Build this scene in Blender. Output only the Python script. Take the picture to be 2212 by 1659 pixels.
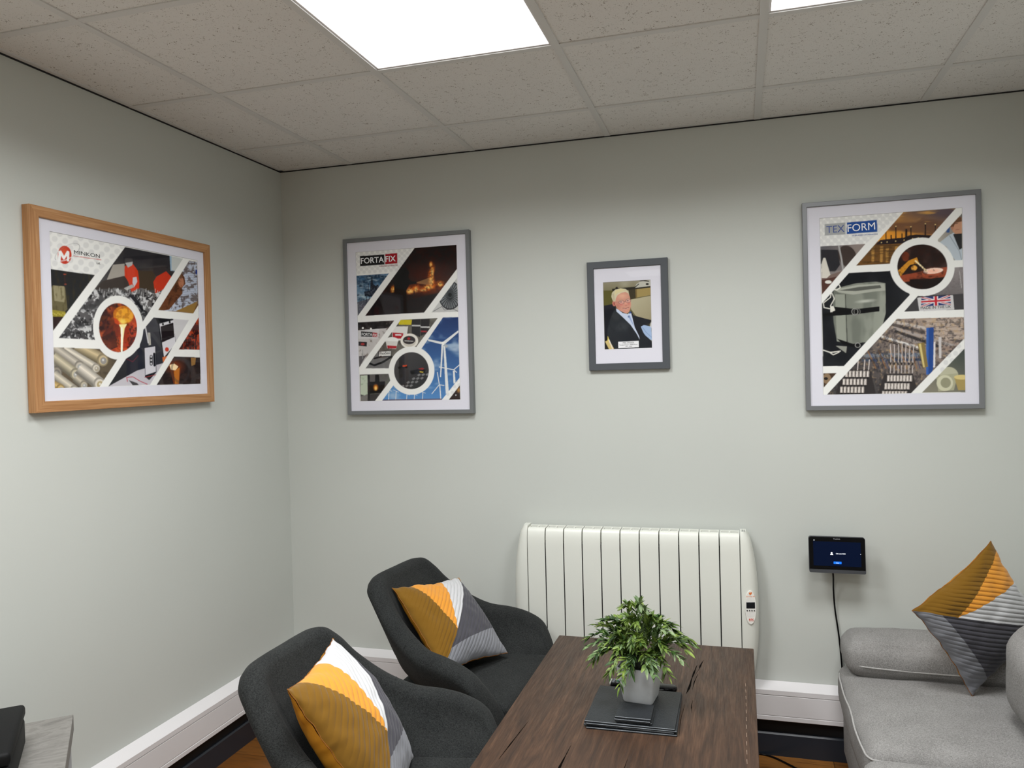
import bpy, bmesh, math, random
import numpy as np
from mathutils import Vector, Matrix, noise as mnoise

for o in list(bpy.data.objects): bpy.data.objects.remove(o)
SC = bpy.context.scene
COL = SC.collection
PI = math.pi
random.seed(4)

# ---------------------------------------------------------------- camera
H = 2.5446
cam_d = bpy.data.cameras.new('camera')
cam_d.sensor_width = 36.0
cam_d.lens = 1696.18 / 2212 * 36.0
cam_d.clip_start = 0.02
cam = bpy.data.objects.new('camera', cam_d)
COL.objects.link(cam)
R3 = Matrix(((0.96000516, 0.02137098, 0.2791655), (0.27875967, 0.02012326, -0.96015004), (-0.02613707, 0.99956907, 0.01336107)))
CAM = Vector((2.08059884, -3.30189104, 1.55789576))
cam.matrix_world = Matrix.Translation(CAM) @ R3.to_4x4()
SC.camera = cam

# ---------------------------------------------------------------- world, exposure
w = bpy.data.worlds.new('world'); SC.world = w; w.use_nodes = True
w.node_tree.nodes['Background'].inputs[0].default_value = (0.8, 0.85, 0.9, 1)
w.node_tree.nodes['Background'].inputs[1].default_value = 0.0
vs = SC.view_settings
vs.view_transform = 'Standard'; vs.look = 'None'; vs.gamma = 1.0; vs.use_curve_mapping = False
vs.exposure = 0.63
LAMP = 13.0; SPREAD = 158

# ---------------------------------------------------------------- helpers
def lin(c):
    if isinstance(c, str):
        c = tuple(int(c[i:i+2], 16) / 255 for i in (1, 3, 5))
    elif max(c) > 1.0: c = tuple(x / 255 for x in c)
    return tuple((x / 12.92 if x <= .04045 else ((x + .055) / 1.055) ** 2.4) for x in c)

class NT:
    def __init__(s, name):
        s.m = bpy.data.materials.new(name); s.m.use_nodes = True
        s.t = s.m.node_tree; s.n = s.t.nodes
        s.b = s.n['Principled BSDF']; s.out = s.n['Material Output']
    def node(s, typ, **kw):
        nd = s.n.new(typ)
        for k, v in kw.items(): setattr(nd, k, v)
        return nd
    def link(s, a, b): s.t.links.new(a, b)
    def coord(s, which='Object', scale=(1, 1, 1), rot=(0, 0, 0)):
        tc = s.node('ShaderNodeTexCoord'); mp = s.node('ShaderNodeMapping')
        mp.inputs['Scale'].default_value = scale; mp.inputs['Rotation'].default_value = rot
        s.link(tc.outputs[which], mp.inputs['Vector']); return mp.outputs[0]
    def noise(s, vec, scale, detail=3, rough=.5, dist=0):
        nd = s.node('ShaderNodeTexNoise')
        nd.inputs['Scale'].default_value = scale; nd.inputs['Detail'].default_value = detail
        nd.inputs['Roughness'].default_value = rough; nd.inputs['Distortion'].default_value = dist
        s.link(vec, nd.inputs['Vector']); return nd.outputs['Fac']
    def ramp(s, fac, stops, interp='LINEAR'):
        r = s.node('ShaderNodeValToRGB'); cr = r.color_ramp; cr.interpolation = interp
        while len(cr.elements) < len(stops): cr.elements.new(.5)
        for e, (p, c) in zip(cr.elements, stops):
            e.position = p; e.color = (*c, 1) if len(c) == 3 else c
        s.link(fac, r.inputs[0]); return r.outputs[0]
    def math(s, op, a, b=None, clamp=False):
        nd = s.node('ShaderNodeMath', operation=op, use_clamp=clamp)
        for i, x in enumerate((a, b)):
            if x is None: continue
            if isinstance(x, (int, float)): nd.inputs[i].default_value = x
            else: s.link(x, nd.inputs[i])
        return nd.outputs[0]
    def mix(s, fac, a, b, blend='MIX'):
        nd = s.node('ShaderNodeMix', data_type='RGBA', blend_type=blend)
        for i, x in ((0, fac), (6, a), (7, b)):
            if isinstance(x, (int, float)): nd.inputs[i].default_value = x
            elif isinstance(x, tuple): nd.inputs[i].default_value = (*x, 1)
            else: s.link(x, nd.inputs[i])
        return nd.outputs[2]
    def bump(s, h, strength=.2, dist=.002):
        b = s.node('ShaderNodeBump'); b.inputs['Strength'].default_value = strength
        b.inputs['Distance'].default_value = dist; s.link(h, b.inputs['Height'])
        s.link(b.outputs[0], s.b.inputs['Normal'])
    def base(s, c):
        if isinstance(c, tuple): s.b.inputs['Base Color'].default_value = (*c, 1)
        else: s.link(c, s.b.inputs['Base Color'])
    def rough(s, r): s.b.inputs['Roughness'].default_value = r; return s
    def spec(s, v): s.b.inputs['Specular IOR Level'].default_value = v

def simple(name, col, rough=.5, metal=0, nscale=0, nstr=.1, var=0, spec=.5, ndist=.001):
    n = NT(name); n.rough(rough); n.b.inputs['Metallic'].default_value = metal; n.spec(spec)
    c = lin(col)
    if nscale:
        f = n.noise(n.coord(), nscale, 4)
        if var: n.base(n.ramp(f, [(.3, tuple(x * (1 - var) for x in c)), (.7, tuple(min(1, x * (1 + var)) for x in c))]))
        else: n.base(c)
        n.bump(f, nstr, ndist)
    else: n.base(c)
    return n.m

def fabric(name, dark, light, weave=900, rough=.9, streak=True):
    n = NT(name); n.rough(rough); n.spec(.15)
    a = n.noise(n.coord(scale=(1, .18, .18)), weave, 2)
    b = n.noise(n.coord(scale=(.18, 1, .18)), weave, 2)
    c = n.noise(n.coord(scale=(.18, .18, 1)), weave, 2)
    s_ = n.math('ADD', n.math('ADD', a, b), c)
    s_ = n.math('DIVIDE', s_, 3.0)
    big = n.noise(n.coord(), 9, 3)
    s2 = n.math('ADD', s_, n.math('MULTIPLY', n.math('SUBTRACT', big, .5), .12))
    n.base(n.ramp(s2, [(.38, lin(dark)), (.62, lin(light))]))
    n.bump(s_, .3, .0008)
    n.b.inputs['Sheen Weight'].default_value = .03
    return n.m

def emit(name, col, strength):
    n = NT(name); n.rough(.08 if strength < 1.5 else .5); n.spec(.08)
    n.m.name = name; n.base((0.002, 0.002, 0.003) if strength < 1.5 else (0.8, 0.8, 0.8))
    n.b.inputs['Emission Color'].default_value = (*lin(col), 1)
    n.b.inputs['Emission Strength'].default_value = strength
    return n.m

def add_obj(name, bm, mats, parent=None, smooth=True, loc=None, auto=None):
    me = bpy.data.meshes.new(name)
    if isinstance(bm, bmesh.types.BMesh):
        bmesh.ops.recalc_face_normals(bm, faces=bm.faces) if auto != 'keep' else None
        bm.to_mesh(me); bm.free()
    else:
        me = bm; me.name = name
    for m in (mats if isinstance(mats, (list, tuple)) else [mats]): me.materials.append(m)
    if smooth:
        me.shade_smooth()
        if smooth != 'all': me.set_sharp_from_angle(angle=math.radians(38))
    o = bpy.data.objects.new(name, me); COL.objects.link(o)
    if parent: o.parent = parent
    if loc: o.location = loc
    return o

def tag(o, label=None, cat=None, group=None, kind=None):
    if label: o['label'] = label
    if cat: o['category'] = cat
    if group: o['group'] = group
    if kind: o['kind'] = kind
    return o

def thing(name, label, cat, loc=(0, 0, 0), rz=0, group=None):
    o = bpy.data.objects.new(name, None); COL.objects.link(o)
    o.empty_display_size = .05
    o.location = loc; o.rotation_euler = (0, 0, rz)
    return tag(o, label, cat, group)

def copy_tree(o, parent=None):
    c = o.copy(); COL.objects.link(c)
    if parent: c.parent = parent
    for ch in [x for x in bpy.data.objects if x.parent == o]: copy_tree(ch, c)
    return c

def box(bm, x0, x1, y0, y1, z0, z1, bev=0, seg=2, mi=0, M=None):
    r = bmesh.ops.create_cube(bm, size=1)
    for v in r['verts']:
        v.co = Vector(((x0 + x1) / 2 + v.co.x * (x1 - x0), (y0 + y1) / 2 + v.co.y * (y1 - y0), (z0 + z1) / 2 + v.co.z * (z1 - z0)))
    fs = set(f for v in r['verts'] for f in v.link_faces)
    vs_ = r['verts']
    if bev:
        es = list(set(e for v in r['verts'] for e in v.link_edges))
        q = bmesh.ops.bevel(bm, geom=es, offset=bev, segments=seg, profile=.5, affect='EDGES')
        fs = set(q['faces']) | set(f for f in fs if f.is_valid)
        vs_ = list(set(v for f in fs for v in f.verts))
    for f in fs: f.material_index = mi
    if M:
        for v in vs_: v.co = M @ v.co
    return vs_

def newbox(*a, **k):
    bm = bmesh.new(); box(bm, *a, **k); return bm

def extrude_profile(bm, prof, x0, x1, mi=0, axis='x'):
    """closed profile of (y,z) swept from x0 to x1 along x (or (x,z) along y)"""
    def P(t, p): return (t, p[0], p[1]) if axis == 'x' else (p[0], t, p[1])
    a = [bm.verts.new(P(x0, p)) for p in prof]; b = [bm.verts.new(P(x1, p)) for p in prof]
    n = len(prof)
    fs = [bm.faces.new((a[i], a[(i + 1) % n], b[(i + 1) % n], b[i])) for i in range(n)]
    fs.append(bm.faces.new(a[::-1])); fs.append(bm.faces.new(b))
    for f in fs: f.material_index = mi
    return a + b

def tube(bm, pts, r, sides=10, mi=0, taper=None):
    pts = [Vector(p) for p in pts]; rings = []
    up = Vector((0, 0, 1)); prev = None
    for i, p in enumerate(pts):
        t = (pts[min(i + 1, len(pts) - 1)] - pts[max(i - 1, 0)]).normalized()
        if prev is None:
            a = t.cross(up) if abs(t.z) < .95 else t.cross(Vector((1, 0, 0)))
        else: a = prev - t * prev.dot(t)
        a.normalize(); prev = a; b = t.cross(a)
        rr = r if taper is None else r * taper[i]
        rings.append([bm.verts.new(p + (a * math.cos(2 * PI * k / sides) + b * math.sin(2 * PI * k / sides)) * rr) for k in range(sides)])
    for i in range(len(rings) - 1):
        for k in range(sides):
            f = bm.faces.new((rings[i][k], rings[i][(k + 1) % sides], rings[i + 1][(k + 1) % sides], rings[i + 1][k])); f.material_index = mi
    bm.faces.new(rings[0][::-1]).material_index = mi; bm.faces.new(rings[-1]).material_index = mi

def spline(pts, n=8):
    pts = [Vector(p) for p in pts]; out = []
    P = [pts[0] * 2 - pts[1]] + pts + [pts[-1] * 2 - pts[-2]]
    for i in range(1, len(P) - 2):
        for k in range(n):
            t = k / n
            a, b, c, d = P[i - 1], P[i], P[i + 1], P[i + 2]
            out.append(.5 * ((2 * b) + (c - a) * t + (2 * a - 5 * b + 4 * c - d) * t * t + (3 * b - a - 3 * c + d) * t ** 3))
    out.append(pts[-1]); return out

def cyl(bm, c, r, h, axis='z', seg=24, mi=0, r2=None):
    q = bmesh.ops.create_cone(bm, cap_ends=True, segments=seg, radius1=r, radius2=r if r2 is None else r2, depth=h)
    rot = {'z': Matrix(), 'y': Matrix.Rotation(PI / 2, 4, 'X'), 'x': Matrix.Rotation(PI / 2, 4, 'Y')}[axis]
    for v in q['verts']: v.co = Vector(c) + rot @ v.co
    for f in set(f for v in q['verts'] for f in v.link_faces): f.material_index = mi
    return q['verts']

def soft_box(x0, x1, y0, y1, z0, z1, r=.05, n=(16, 16, 6), puff=(0, 0, 0), wob=0, seed=0, rpow=2.0):
    """upholstered cushion: a box with round edges, bulging faces and a little unevenness"""
    bm = bmesh.new()
    c = Vector(((x0 + x1) / 2, (y0 + y1) / 2, (z0 + z1) / 2)); h = Vector(((x1 - x0) / 2, (y1 - y0) / 2, (z1 - z0) / 2))
    cache = {}
    def vert(i, j, k):
        key = (i, j, k)
        if key in cache: return cache[key]
        def wp(t, n_, hh):   # denser towards edges
            s = 2 * t / n_ - 1
            return math.sin(s * PI / 2) * .55 + s * .45
        s = Vector((wp(i, n[0], 0), wp(j, n[1], 0), wp(k, n[2], 0)))
        p = Vector((s.x * h.x, s.y * h.y, s.z * h.z))
        q = Vector((max(-h.x + r, min(h.x - r, p.x)), max(-h.y + r, min(h.y - r, p.y)), max(-h.z + r, min(h.z - r, p.z))))
        d = p - q
        if d.length > 1e-9:
            # put on rounded surface
            q = q + d.normalized() * r
        b = Vector((puff[0] * (1 - s.y ** 2) * (1 - s.z ** 2) * (1 if s.x > 0 else -1) * (abs(s.x) ** 3),
                    puff[1] * (1 - s.x ** 2) * (1 - s.z ** 2) * (1 if s.y > 0 else -1) * (abs(s.y) ** 3),
                    puff[2] * (1 - s.x ** 4) * (1 - s.y ** 4) * (1 if s.z > 0 else -1) * (abs(s.z) ** 3)))
        q = q + b + c
        if wob:
            nv = mnoise.noise_vector(q * 7 + Vector((seed, seed * 2, 0)))
            nv2 = mnoise.noise_vector(q * 22 + Vector((seed, 5, seed)))
            q = q + nv * wob + nv2 * wob * .35
        v = bm.verts.new(q); cache[key] = v; return v
    nx, ny, nz = n
    for i in range(nx):
        for j in range(ny):
            for k in (0, nz): bm.faces.new((vert(i, j, k), vert(i + 1, j, k), vert(i + 1, j + 1, k), vert(i, j + 1, k)))
    for i in range(nx):
        for k in range(nz):
            for j in (0, ny): bm.faces.new((vert(i, j, k), vert(i + 1, j, k), vert(i + 1, j, k + 1), vert(i, j, k + 1)))
    for j in range(ny):
        for k in range(nz):
            for i in (0, nx): bm.faces.new((vert(i, j, k), vert(i, j + 1, k), vert(i, j + 1, k + 1), vert(i, j, k + 1)))
    return bm

def text_bm(bm, s, x, y, w, h, plane=0.0, mi=0, bold=0.0, rot=0.0):
    """flat text whose box is w wide and h tall (cap height), lower-left at x,y; XZ plane, facing -Y"""
    cu = bpy.data.curves.new('t', 'FONT'); cu.body = s; cu.offset = bold; cu.resolution_u = 3
    ob = bpy.data.objects.new('t', cu); COL.objects.link(ob)
    dg = bpy.context.evaluated_depsgraph_get(); me = bpy.data.meshes.new_from_object(ob.evaluated_get(dg))
    bpy.data.objects.remove(ob); bpy.data.curves.remove(cu)
    if not me.vertices: return
    xs = [v.co.x for v in me.vertices]; x0, x1 = min(xs), max(xs)
    cap = .729 + bold * 2
    sx = w / (x1 - x0); sz = h / cap
    me.transform(Matrix.Translation((x, plane, y)) @ Matrix.Rotation(rot, 4, 'Y') @ Matrix.Diagonal((sx, 1, sz, 1)) @ Matrix(((1, 0, 0, -x0), (0, 0, 0, 0), (0, 1, 0, bold), (0, 0, 0, 1))))
    n0 = len(bm.faces); bm.from_mesh(me); bm.faces.ensure_lookup_table()
    for f in bm.faces[n0:]: f.material_index = mi
    bpy.data.meshes.remove(me)

# ---------------------------------------------------------------- materials
def mat_wall():
    n = NT('wall_paint'); n.rough(.75); n.spec(.25)
    v = n.coord()
    n.base(n.ramp(n.noise(v, 1.3, 2), [(.3, lin('#c2c5bf')), (.7, lin('#c6c9c3'))]))
    n.bump(n.noise(v, 420, 3), .08, .001); return n.m
M_WALL = mat_wall()
def mat_tile():
    n = NT('ceiling_tile_fissured'); n.rough(.95); n.spec(.05)
    v = n.coord(scale=(1, 1.0, 1))
    sp = n.node('ShaderNodeTexVoronoi', feature='F1'); sp.inputs['Scale'].default_value = 210
    wv = n.node('ShaderNodeVectorMath', operation='ADD')
    nn = n.node('ShaderNodeTexNoise'); nn.inputs['Scale'].default_value = 60
    n.link(v, nn.inputs['Vector'])
    sc = n.node('ShaderNodeVectorMath', operation='SCALE'); sc.inputs['Scale'].default_value = .02
    n.link(nn.outputs['Color'], sc.inputs[0]); n.link(v, wv.inputs[0]); n.link(sc.outputs[0], wv.inputs[1])
    n.link(wv.outputs[0], sp.inputs['Vector'])
    size = n.noise(v, 38, 2)
    thr = n.math('MULTIPLY', n.math('SUBTRACT', size, .31, True), 1.15)
    dot = n.math('LESS_THAN', sp.outputs['Distance'], thr)
    clus = n.math('GREATER_THAN', n.noise(v, 110, 2), .535)
    dot = n.math('MULTIPLY', dot, clus)
    fine = n.math('GREATER_THAN', n.noise(v, 260, 2), .68)
    base = n.ramp(n.noise(v, 2.2, 3), [(.3, lin('#dcdbd8')), (.7, lin('#e2e1de'))])
    c = n.mix(dot, base, lin('#8a8278')); c = n.mix(n.math('MULTIPLY', fine, .45), c, lin('#8a8178'))
    n.base(c)
    return n.m
M_TILE = mat_tile()
M_TBAR = simple('white_painted_grid', '#d3d3d1', .5, spec=.3)
def mat_floor():
    n = NT('laminate_planks'); n.rough(.35)
    v = n.coord(scale=(1, 1, 1))
    sx = n.node('ShaderNodeSeparateXYZ'); n.link(v, sx.inputs[0])
    br = n.node('ShaderNodeTexBrick'); n.link(v, br.inputs['Vector'])
    br.offset = .37; br.inputs['Scale'].default_value = 1; br.inputs['Brick Width'].default_value = 1.2
    br.inputs['Row Height'].default_value = .125; br.inputs['Mortar Size'].default_value = .0012
    br.inputs['Color1'].default_value = (*lin('#97652f'), 1); br.inputs['Color2'].default_value = (*lin('#72471c'), 1)
    br.inputs['Mortar'].default_value = (*lin('#3a2210'), 1)
    g = n.noise(n.coord(scale=(2, 22, 1)), 3.0, 6, .6, 1.2)
    gr = n.ramp(g, [(.3, (.35, .3, .25)), (.5, (1, 1, 1)), (.7, (1.0, .85, .6))])
    n.base(n.mix(.85, br.outputs['Color'], gr, 'MULTIPLY')); return n.m
M_FLOOR = mat_floor()
M_UPVC = simple('white_upvc', '#dfdcdc', .35, spec=.4)
M_NAVY = simple('navy_gloss_paint', '#262c35', .3)
M_BLACK = simple('black_strip_and_shadow_line', '#0d0e10', .7)  # flat black: strip under the trunking, and the painted shadow line at the ceiling
def mat_table():
    n = NT('dark_stained_oak'); n.rough(.42); n.spec(.4)
    tc = n.coord(); s = n.node('ShaderNodeSeparateXYZ'); n.link(tc, s.inputs[0])
    idx = n.math('FLOOR', n.math('DIVIDE', s.outputs['X'], .123))
    off = n.node('ShaderNodeCombineXYZ'); n.link(n.math('MULTIPLY', idx, 7.3), off.inputs[1]); n.link(n.math('MULTIPLY', idx, 3.1), off.inputs[0])
    ad = n.node('ShaderNodeVectorMath', operation='ADD'); n.link(tc, ad.inputs[0]); n.link(off.outputs[0], ad.inputs[1])
    def st(sc):
        m = n.node('ShaderNodeMapping'); m.inputs['Scale'].default_value = sc; n.link(ad.outputs[0], m.inputs['Vector']); return m.outputs[0]
    g1 = n.noise(st((9, 1.1, 1)), 2.0, 6, .65, 2.6)
    g2 = n.noise(st((120, 5, 5)), 2.2, 5, .65, .3)
    g3 = n.noise(st((1, 1, 1)), 3.5, 3, .5)
    wn = n.node('ShaderNodeTexWhiteNoise', noise_dimensions='1D'); n.link(idx, wn.inputs['W'])
    c = n.ramp(g1, [(.28, lin('#20150d')), (.42, lin('#3c291c')), (.55, lin('#503827')), (.72, lin('#684c38'))])
    c = n.mix(.55, c, n.ramp(g2, [(.35, (.25, .22, .2)), (.6, (1, 1, 1))]), 'MULTIPLY')
    c = n.mix(n.math('MULTIPLY', g3, .45), c, lin('#4c382c'))
    c = n.mix(n.math('MULTIPLY', wn.outputs['Value'], .35), c, lin('#2f221a'))
    fr = n.math('FRACT', n.math('DIVIDE', s.outputs['X'], .123))
    seam = n.math('LESS_THAN', n.math('ABSOLUTE', n.math('SUBTRACT', fr, .5)), .4955)
    c = n.mix(n.math('MULTIPLY', n.math('SUBTRACT', 1.0, seam), .5), c, lin('#22160f'))
    n.base(c); n.bump(g2, .25, .0012)
    n.link(n.ramp(g2, [(.3, (.6, .6, .6)), (.7, (.38, .38, .38))]), n.b.inputs['Roughness'])
    return n.m
M_TABLE = mat_table()
M_CRACK = simple('resin_filled_crack', '#080503', .9, spec=.05)
M_SCUFF = simple('pale_scuff', '#a08a78', .8)
M_STEEL = simple('black_steel', '#16171a', .45, .6)
M_CHAR = fabric('charcoal_weave', '#121313', '#353736', 1150)
M_GREYF = fabric('grey_linen_weave', '#6c6a68', '#a09e9b', 1300)
M_PIPE = fabric('pale_piping', '#9a9895', '#b4b2af', 700)
M_LEGW = simple('dark_wood_leg', '#2a1d15', .5)
M_RAD = simple('white_enamel', '#dddeD5', .34, spec=.45)
M_RADG = simple('painted_gap_shade', '#0a0a0b', .8)
M_PLAST = simple('white_plastic', '#e6e4de', .35)
M_LCD = simple('dark_lcd', '#0c0e14', .2)
M_DARK = simple('black_plastic', '#08080a', .16, spec=.2)
M_MATTE = simple('dark_grey_plastic', '#3c3e42', .45)
M_SLATE = simple('black_slate', '#1e2226', .42, 0, 330, .9, .4, ndist=.002)
M_SLEDGE = simple('pale_edge_grey', '#9aa0a6', .3)
def mat_stone():
    n = NT('grey_stone'); n.rough(.6)
    v = n.coord(scale=(2.6, 1, 1), rot=(0, 0, .5)); g = n.noise(v, 8, 8, .62, .7)
    n.base(n.ramp(g, [(.3, lin('#625f5b')), (.42, lin('#77746f')), (.52, lin('#827f7a')), (.58, lin('#726f6a')), (.7, lin('#807d78'))]))
    n.bump(g, .4, .004); return n.m
M_STONE = mat_stone()
M_CABM = simple('brushed_grey_metal', '#8b8d92', .35, .7)
M_LEATH = simple('black_vinyl', '#0d0d0e', .6, 0, 300, .3, .1, .2)
M_POT = simple('whitewashed_ceramic', '#dfe2e4', .55, 0, 26, .2, .06)
M_SOIL = simple('dark_potting_moss', '#15180d', .95, 0, 90, .8, .3)
def mat_leaf(name, a, b, c3):
    n = NT(name); n.rough(.5); n.spec(.35)
    oi = n.node('ShaderNodeTexCoord')
    g = n.noise(oi.outputs['Object'], 33, 3)
    n.base(n.ramp(g, [(.35, lin(a)), (.5, lin(b)), (.66, lin(c3))]))
    n.b.inputs['Subsurface Weight'].default_value = 0
    return n.m
M_LEAF = mat_leaf('green_leaf', '#324418', '#556d28', '#869a48')
M_LEAF2 = mat_leaf('pale_underside_leaf', '#40582f', '#688052', '#8fa077')
M_LEAF3 = mat_leaf('deep_green_leaf', '#1c3014', '#2f4a1e', '#45652a')
M_STEM = simple('leaf_stem', '#3e4f28', .6)

# ================================================================ the room
RX, RY = 3.30, -5.70
GA, GB = .3667, .3594          # first ceiling grid lines from the left and back walls
TZ = H + .004                  # underside of the tiles; the grid's flanges hang just below
def struct(name, bm, m, **k): return tag(add_obj(name, bm, m, **k), kind='structure')
struct('floor', newbox(-.1, RX + .1, RY - .1, .1, -.1, 0), M_FLOOR, smooth=False)
struct('wall_back', newbox(-.1, RX + .1, 0, .1, 0, H + .1), M_WALL, smooth=False)
struct('wall_left', newbox(-.1, 0, RY, 0, 0, H + .1), M_WALL, smooth=False)
struct('wall_right', newbox(RX, RX + .1, RY, 0, 0, H + .1), M_WALL, smooth=False)
struct('wall_front', newbox(-.1, RX + .1, RY - .1, RY, 0, H + .1), M_WALL, smooth=False)
xs = [0] + [GA + .6 * i for i in range(9) if GA + .6 * i < RX - .05] + [RX]
ys = [0] + [-(GB + .6 * j) for j in range(12) if -(GB + .6 * j) > RY + .05] + [RY]
LAMPS = [(2, 2), (4, 2), (1, 4), (3, 5), (2, 8)]       # (column, row) cells that hold light panels
bm = bmesh.new()
for i in range(len(xs) - 1):
    for j in range(len(ys) - 1):
        if (i, j) in LAMPS: continue
        x0, x1, y1, y0 = xs[i], xs[i + 1], ys[j], ys[j + 1]
        box(bm, x0 + .003, x1 - .003, y0 + .003, y1 - .003, TZ, TZ + .015)
box(bm, -.05, RX + .05, RY - .05, .05, H + .12, H + .16)
struct('ceiling', bm, M_TILE, smooth=False)
bm = bmesh.new()
for x in xs[1:-1]: box(bm, x - .012, x + .012, RY, 0, H, H + .004); box(bm, x - .001, x + .001, RY, 0, H + .004, H + .04)
for y in ys[1:-1]: box(bm, 0, RX, y - .012, y + .012, H + .0004, H + .0036); box(bm, 0, RX, y - .001, y + .001, H + .0036, H + .04)
struct('trim_1', bm, M_TBAR, smooth=False)
bm = bmesh.new()      # wall angle: a flange and a short upstand against each wall
for a in ((0, RX, -.022, 0), (0, RX, RY, RY + .022), (0, .022, RY, 0), (RX - .022, RX, RY, 0)): box(bm, *a, H + .0012, H + .0038)
for a in ((0, RX, -.002, 0), (0, RX, RY, RY + .002), (0, .002, RY, 0), (RX - .002, RX, RY, 0)): box(bm, *a, H + .0012, H + .022)
struct('trim_2', bm, M_TBAR, smooth=False)
bm = bmesh.new()      # black strip on the walls standing in for the shadow line under that angle
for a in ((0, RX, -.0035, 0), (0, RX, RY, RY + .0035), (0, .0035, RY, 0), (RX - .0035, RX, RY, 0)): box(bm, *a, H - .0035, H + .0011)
struct('ceiling_shadow_strip', bm, M_BLACK, smooth=False)

M_DIFF = emit('lit_diffuser', '#ffffff', 1.6)
LLAB = ['lit square ceiling light panel fully bright above the armchairs', 'lit square ceiling light panel cut off by the top right of the photo',
        'lit square ceiling light panel behind the viewer', 'lit square ceiling light panel behind the viewer towards the right wall',
        'lit square ceiling light panel at the far end behind the viewer']
for (i, j), lb in zip(LAMPS, LLAB):
    x0, x1, y1, y0 = xs[i] + .004, xs[i + 1] - .004, ys[j] - .004, ys[j + 1] + .004
    cx, cy = (x0 + x1) / 2, (y0 + y1) / 2; h = (x1 - x0) / 2; hy = (y1 - y0) / 2
    t = thing('ceiling_light', lb, 'ceiling light', (cx, cy, H + .004), 0, 'ceiling light panels')
    b = bmesh.new()
    for s in ((-h, h, -hy, -hy + .014), (-h, h, hy - .014, hy), (-h, -h + .014, -hy + .014, hy - .014), (h - .014, h, -hy + .014, hy - .014)):
        box(b, *s, .0002, .012)
    add_obj('frame', b, M_UPVC, t, smooth=False)
    add_obj('diffuser', newbox(-h + .0145, h - .0145, -hy + .0145, hy - .0145, .002, .006), M_DIFF, t, smooth=False)
    # the light engine: a prismatic panel that throws less light sideways than straight down
    la = bpy.data.lights.new('panel_light', 'AREA'); la.shape = 'SQUARE'; la.size = 2 * h - .04; la.energy = LAMP; la.spread = math.radians(SPREAD); la.color = (.965, .985, 1)
    lo = bpy.data.objects.new('panel_light', la); COL.objects.link(lo); lo.parent = t; lo.location = (0, 0, .0012)

# dado trunking, skirting and the black strip between them
def trunking(length, name, label, loc, rz, z):
    t = thing(name, label, 'trunking', loc, rz)
    body = [(0, .155), (-.048, .155), (-.050, .157), (-.050, .172), (-.0465, .1735), (-.0465, .256), (-.050, .258), (-.050, .276), (-.046, .2785), (0, .2965)]
    b = bmesh.new(); extrude_profile(b, body, 0, length); add_obj('trunking_body', b, M_UPVC, t, smooth=False)
    b = newbox(0, length, -.0492, -.0464, .1755, .2545, .0008, 1); add_obj('trunking_lid', b, M_UPVC, t, smooth=False)
    return t
trunking(RX - .002, 'dado_trunking', 'white plastic cable trunking running low along the back wall behind the radiator', (.001, -.0005, 0), 0, 0)
# on the left wall it runs towards the camera: local x -> world +y, local -y -> world +x
trunking(-RY - .06, 'dado_trunking', 'white plastic cable trunking running low along the left wall', (.0005, RY + .004, 0), PI / 2, 0)
sk = [(0, 0), (-.018, 0), (-.018, .086), (-.013, .092), (0, .092)]
bm = bmesh.new(); extrude_profile(bm, sk, 0, RX); struct('baseboard_back', bm, M_NAVY, smooth=False)
bm = bmesh.new(); extrude_profile(bm, [(-y, z) for y, z in sk], RY, 0, axis='y'); struct('baseboard_left', bm, M_NAVY, smooth=False)
bm = bmesh.new(); extrude_profile(bm, [(RX + y, z) for y, z in sk], RY, 0, axis='y'); struct('baseboard_right', bm, M_NAVY, smooth=False)
bm = bmesh.new(); box(bm, .0, RX, -.006, 0, .092, .155); box(bm, 0, .006, RY, 0, .092, .155); struct('trim_3', bm, M_BLACK, smooth=False)

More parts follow.
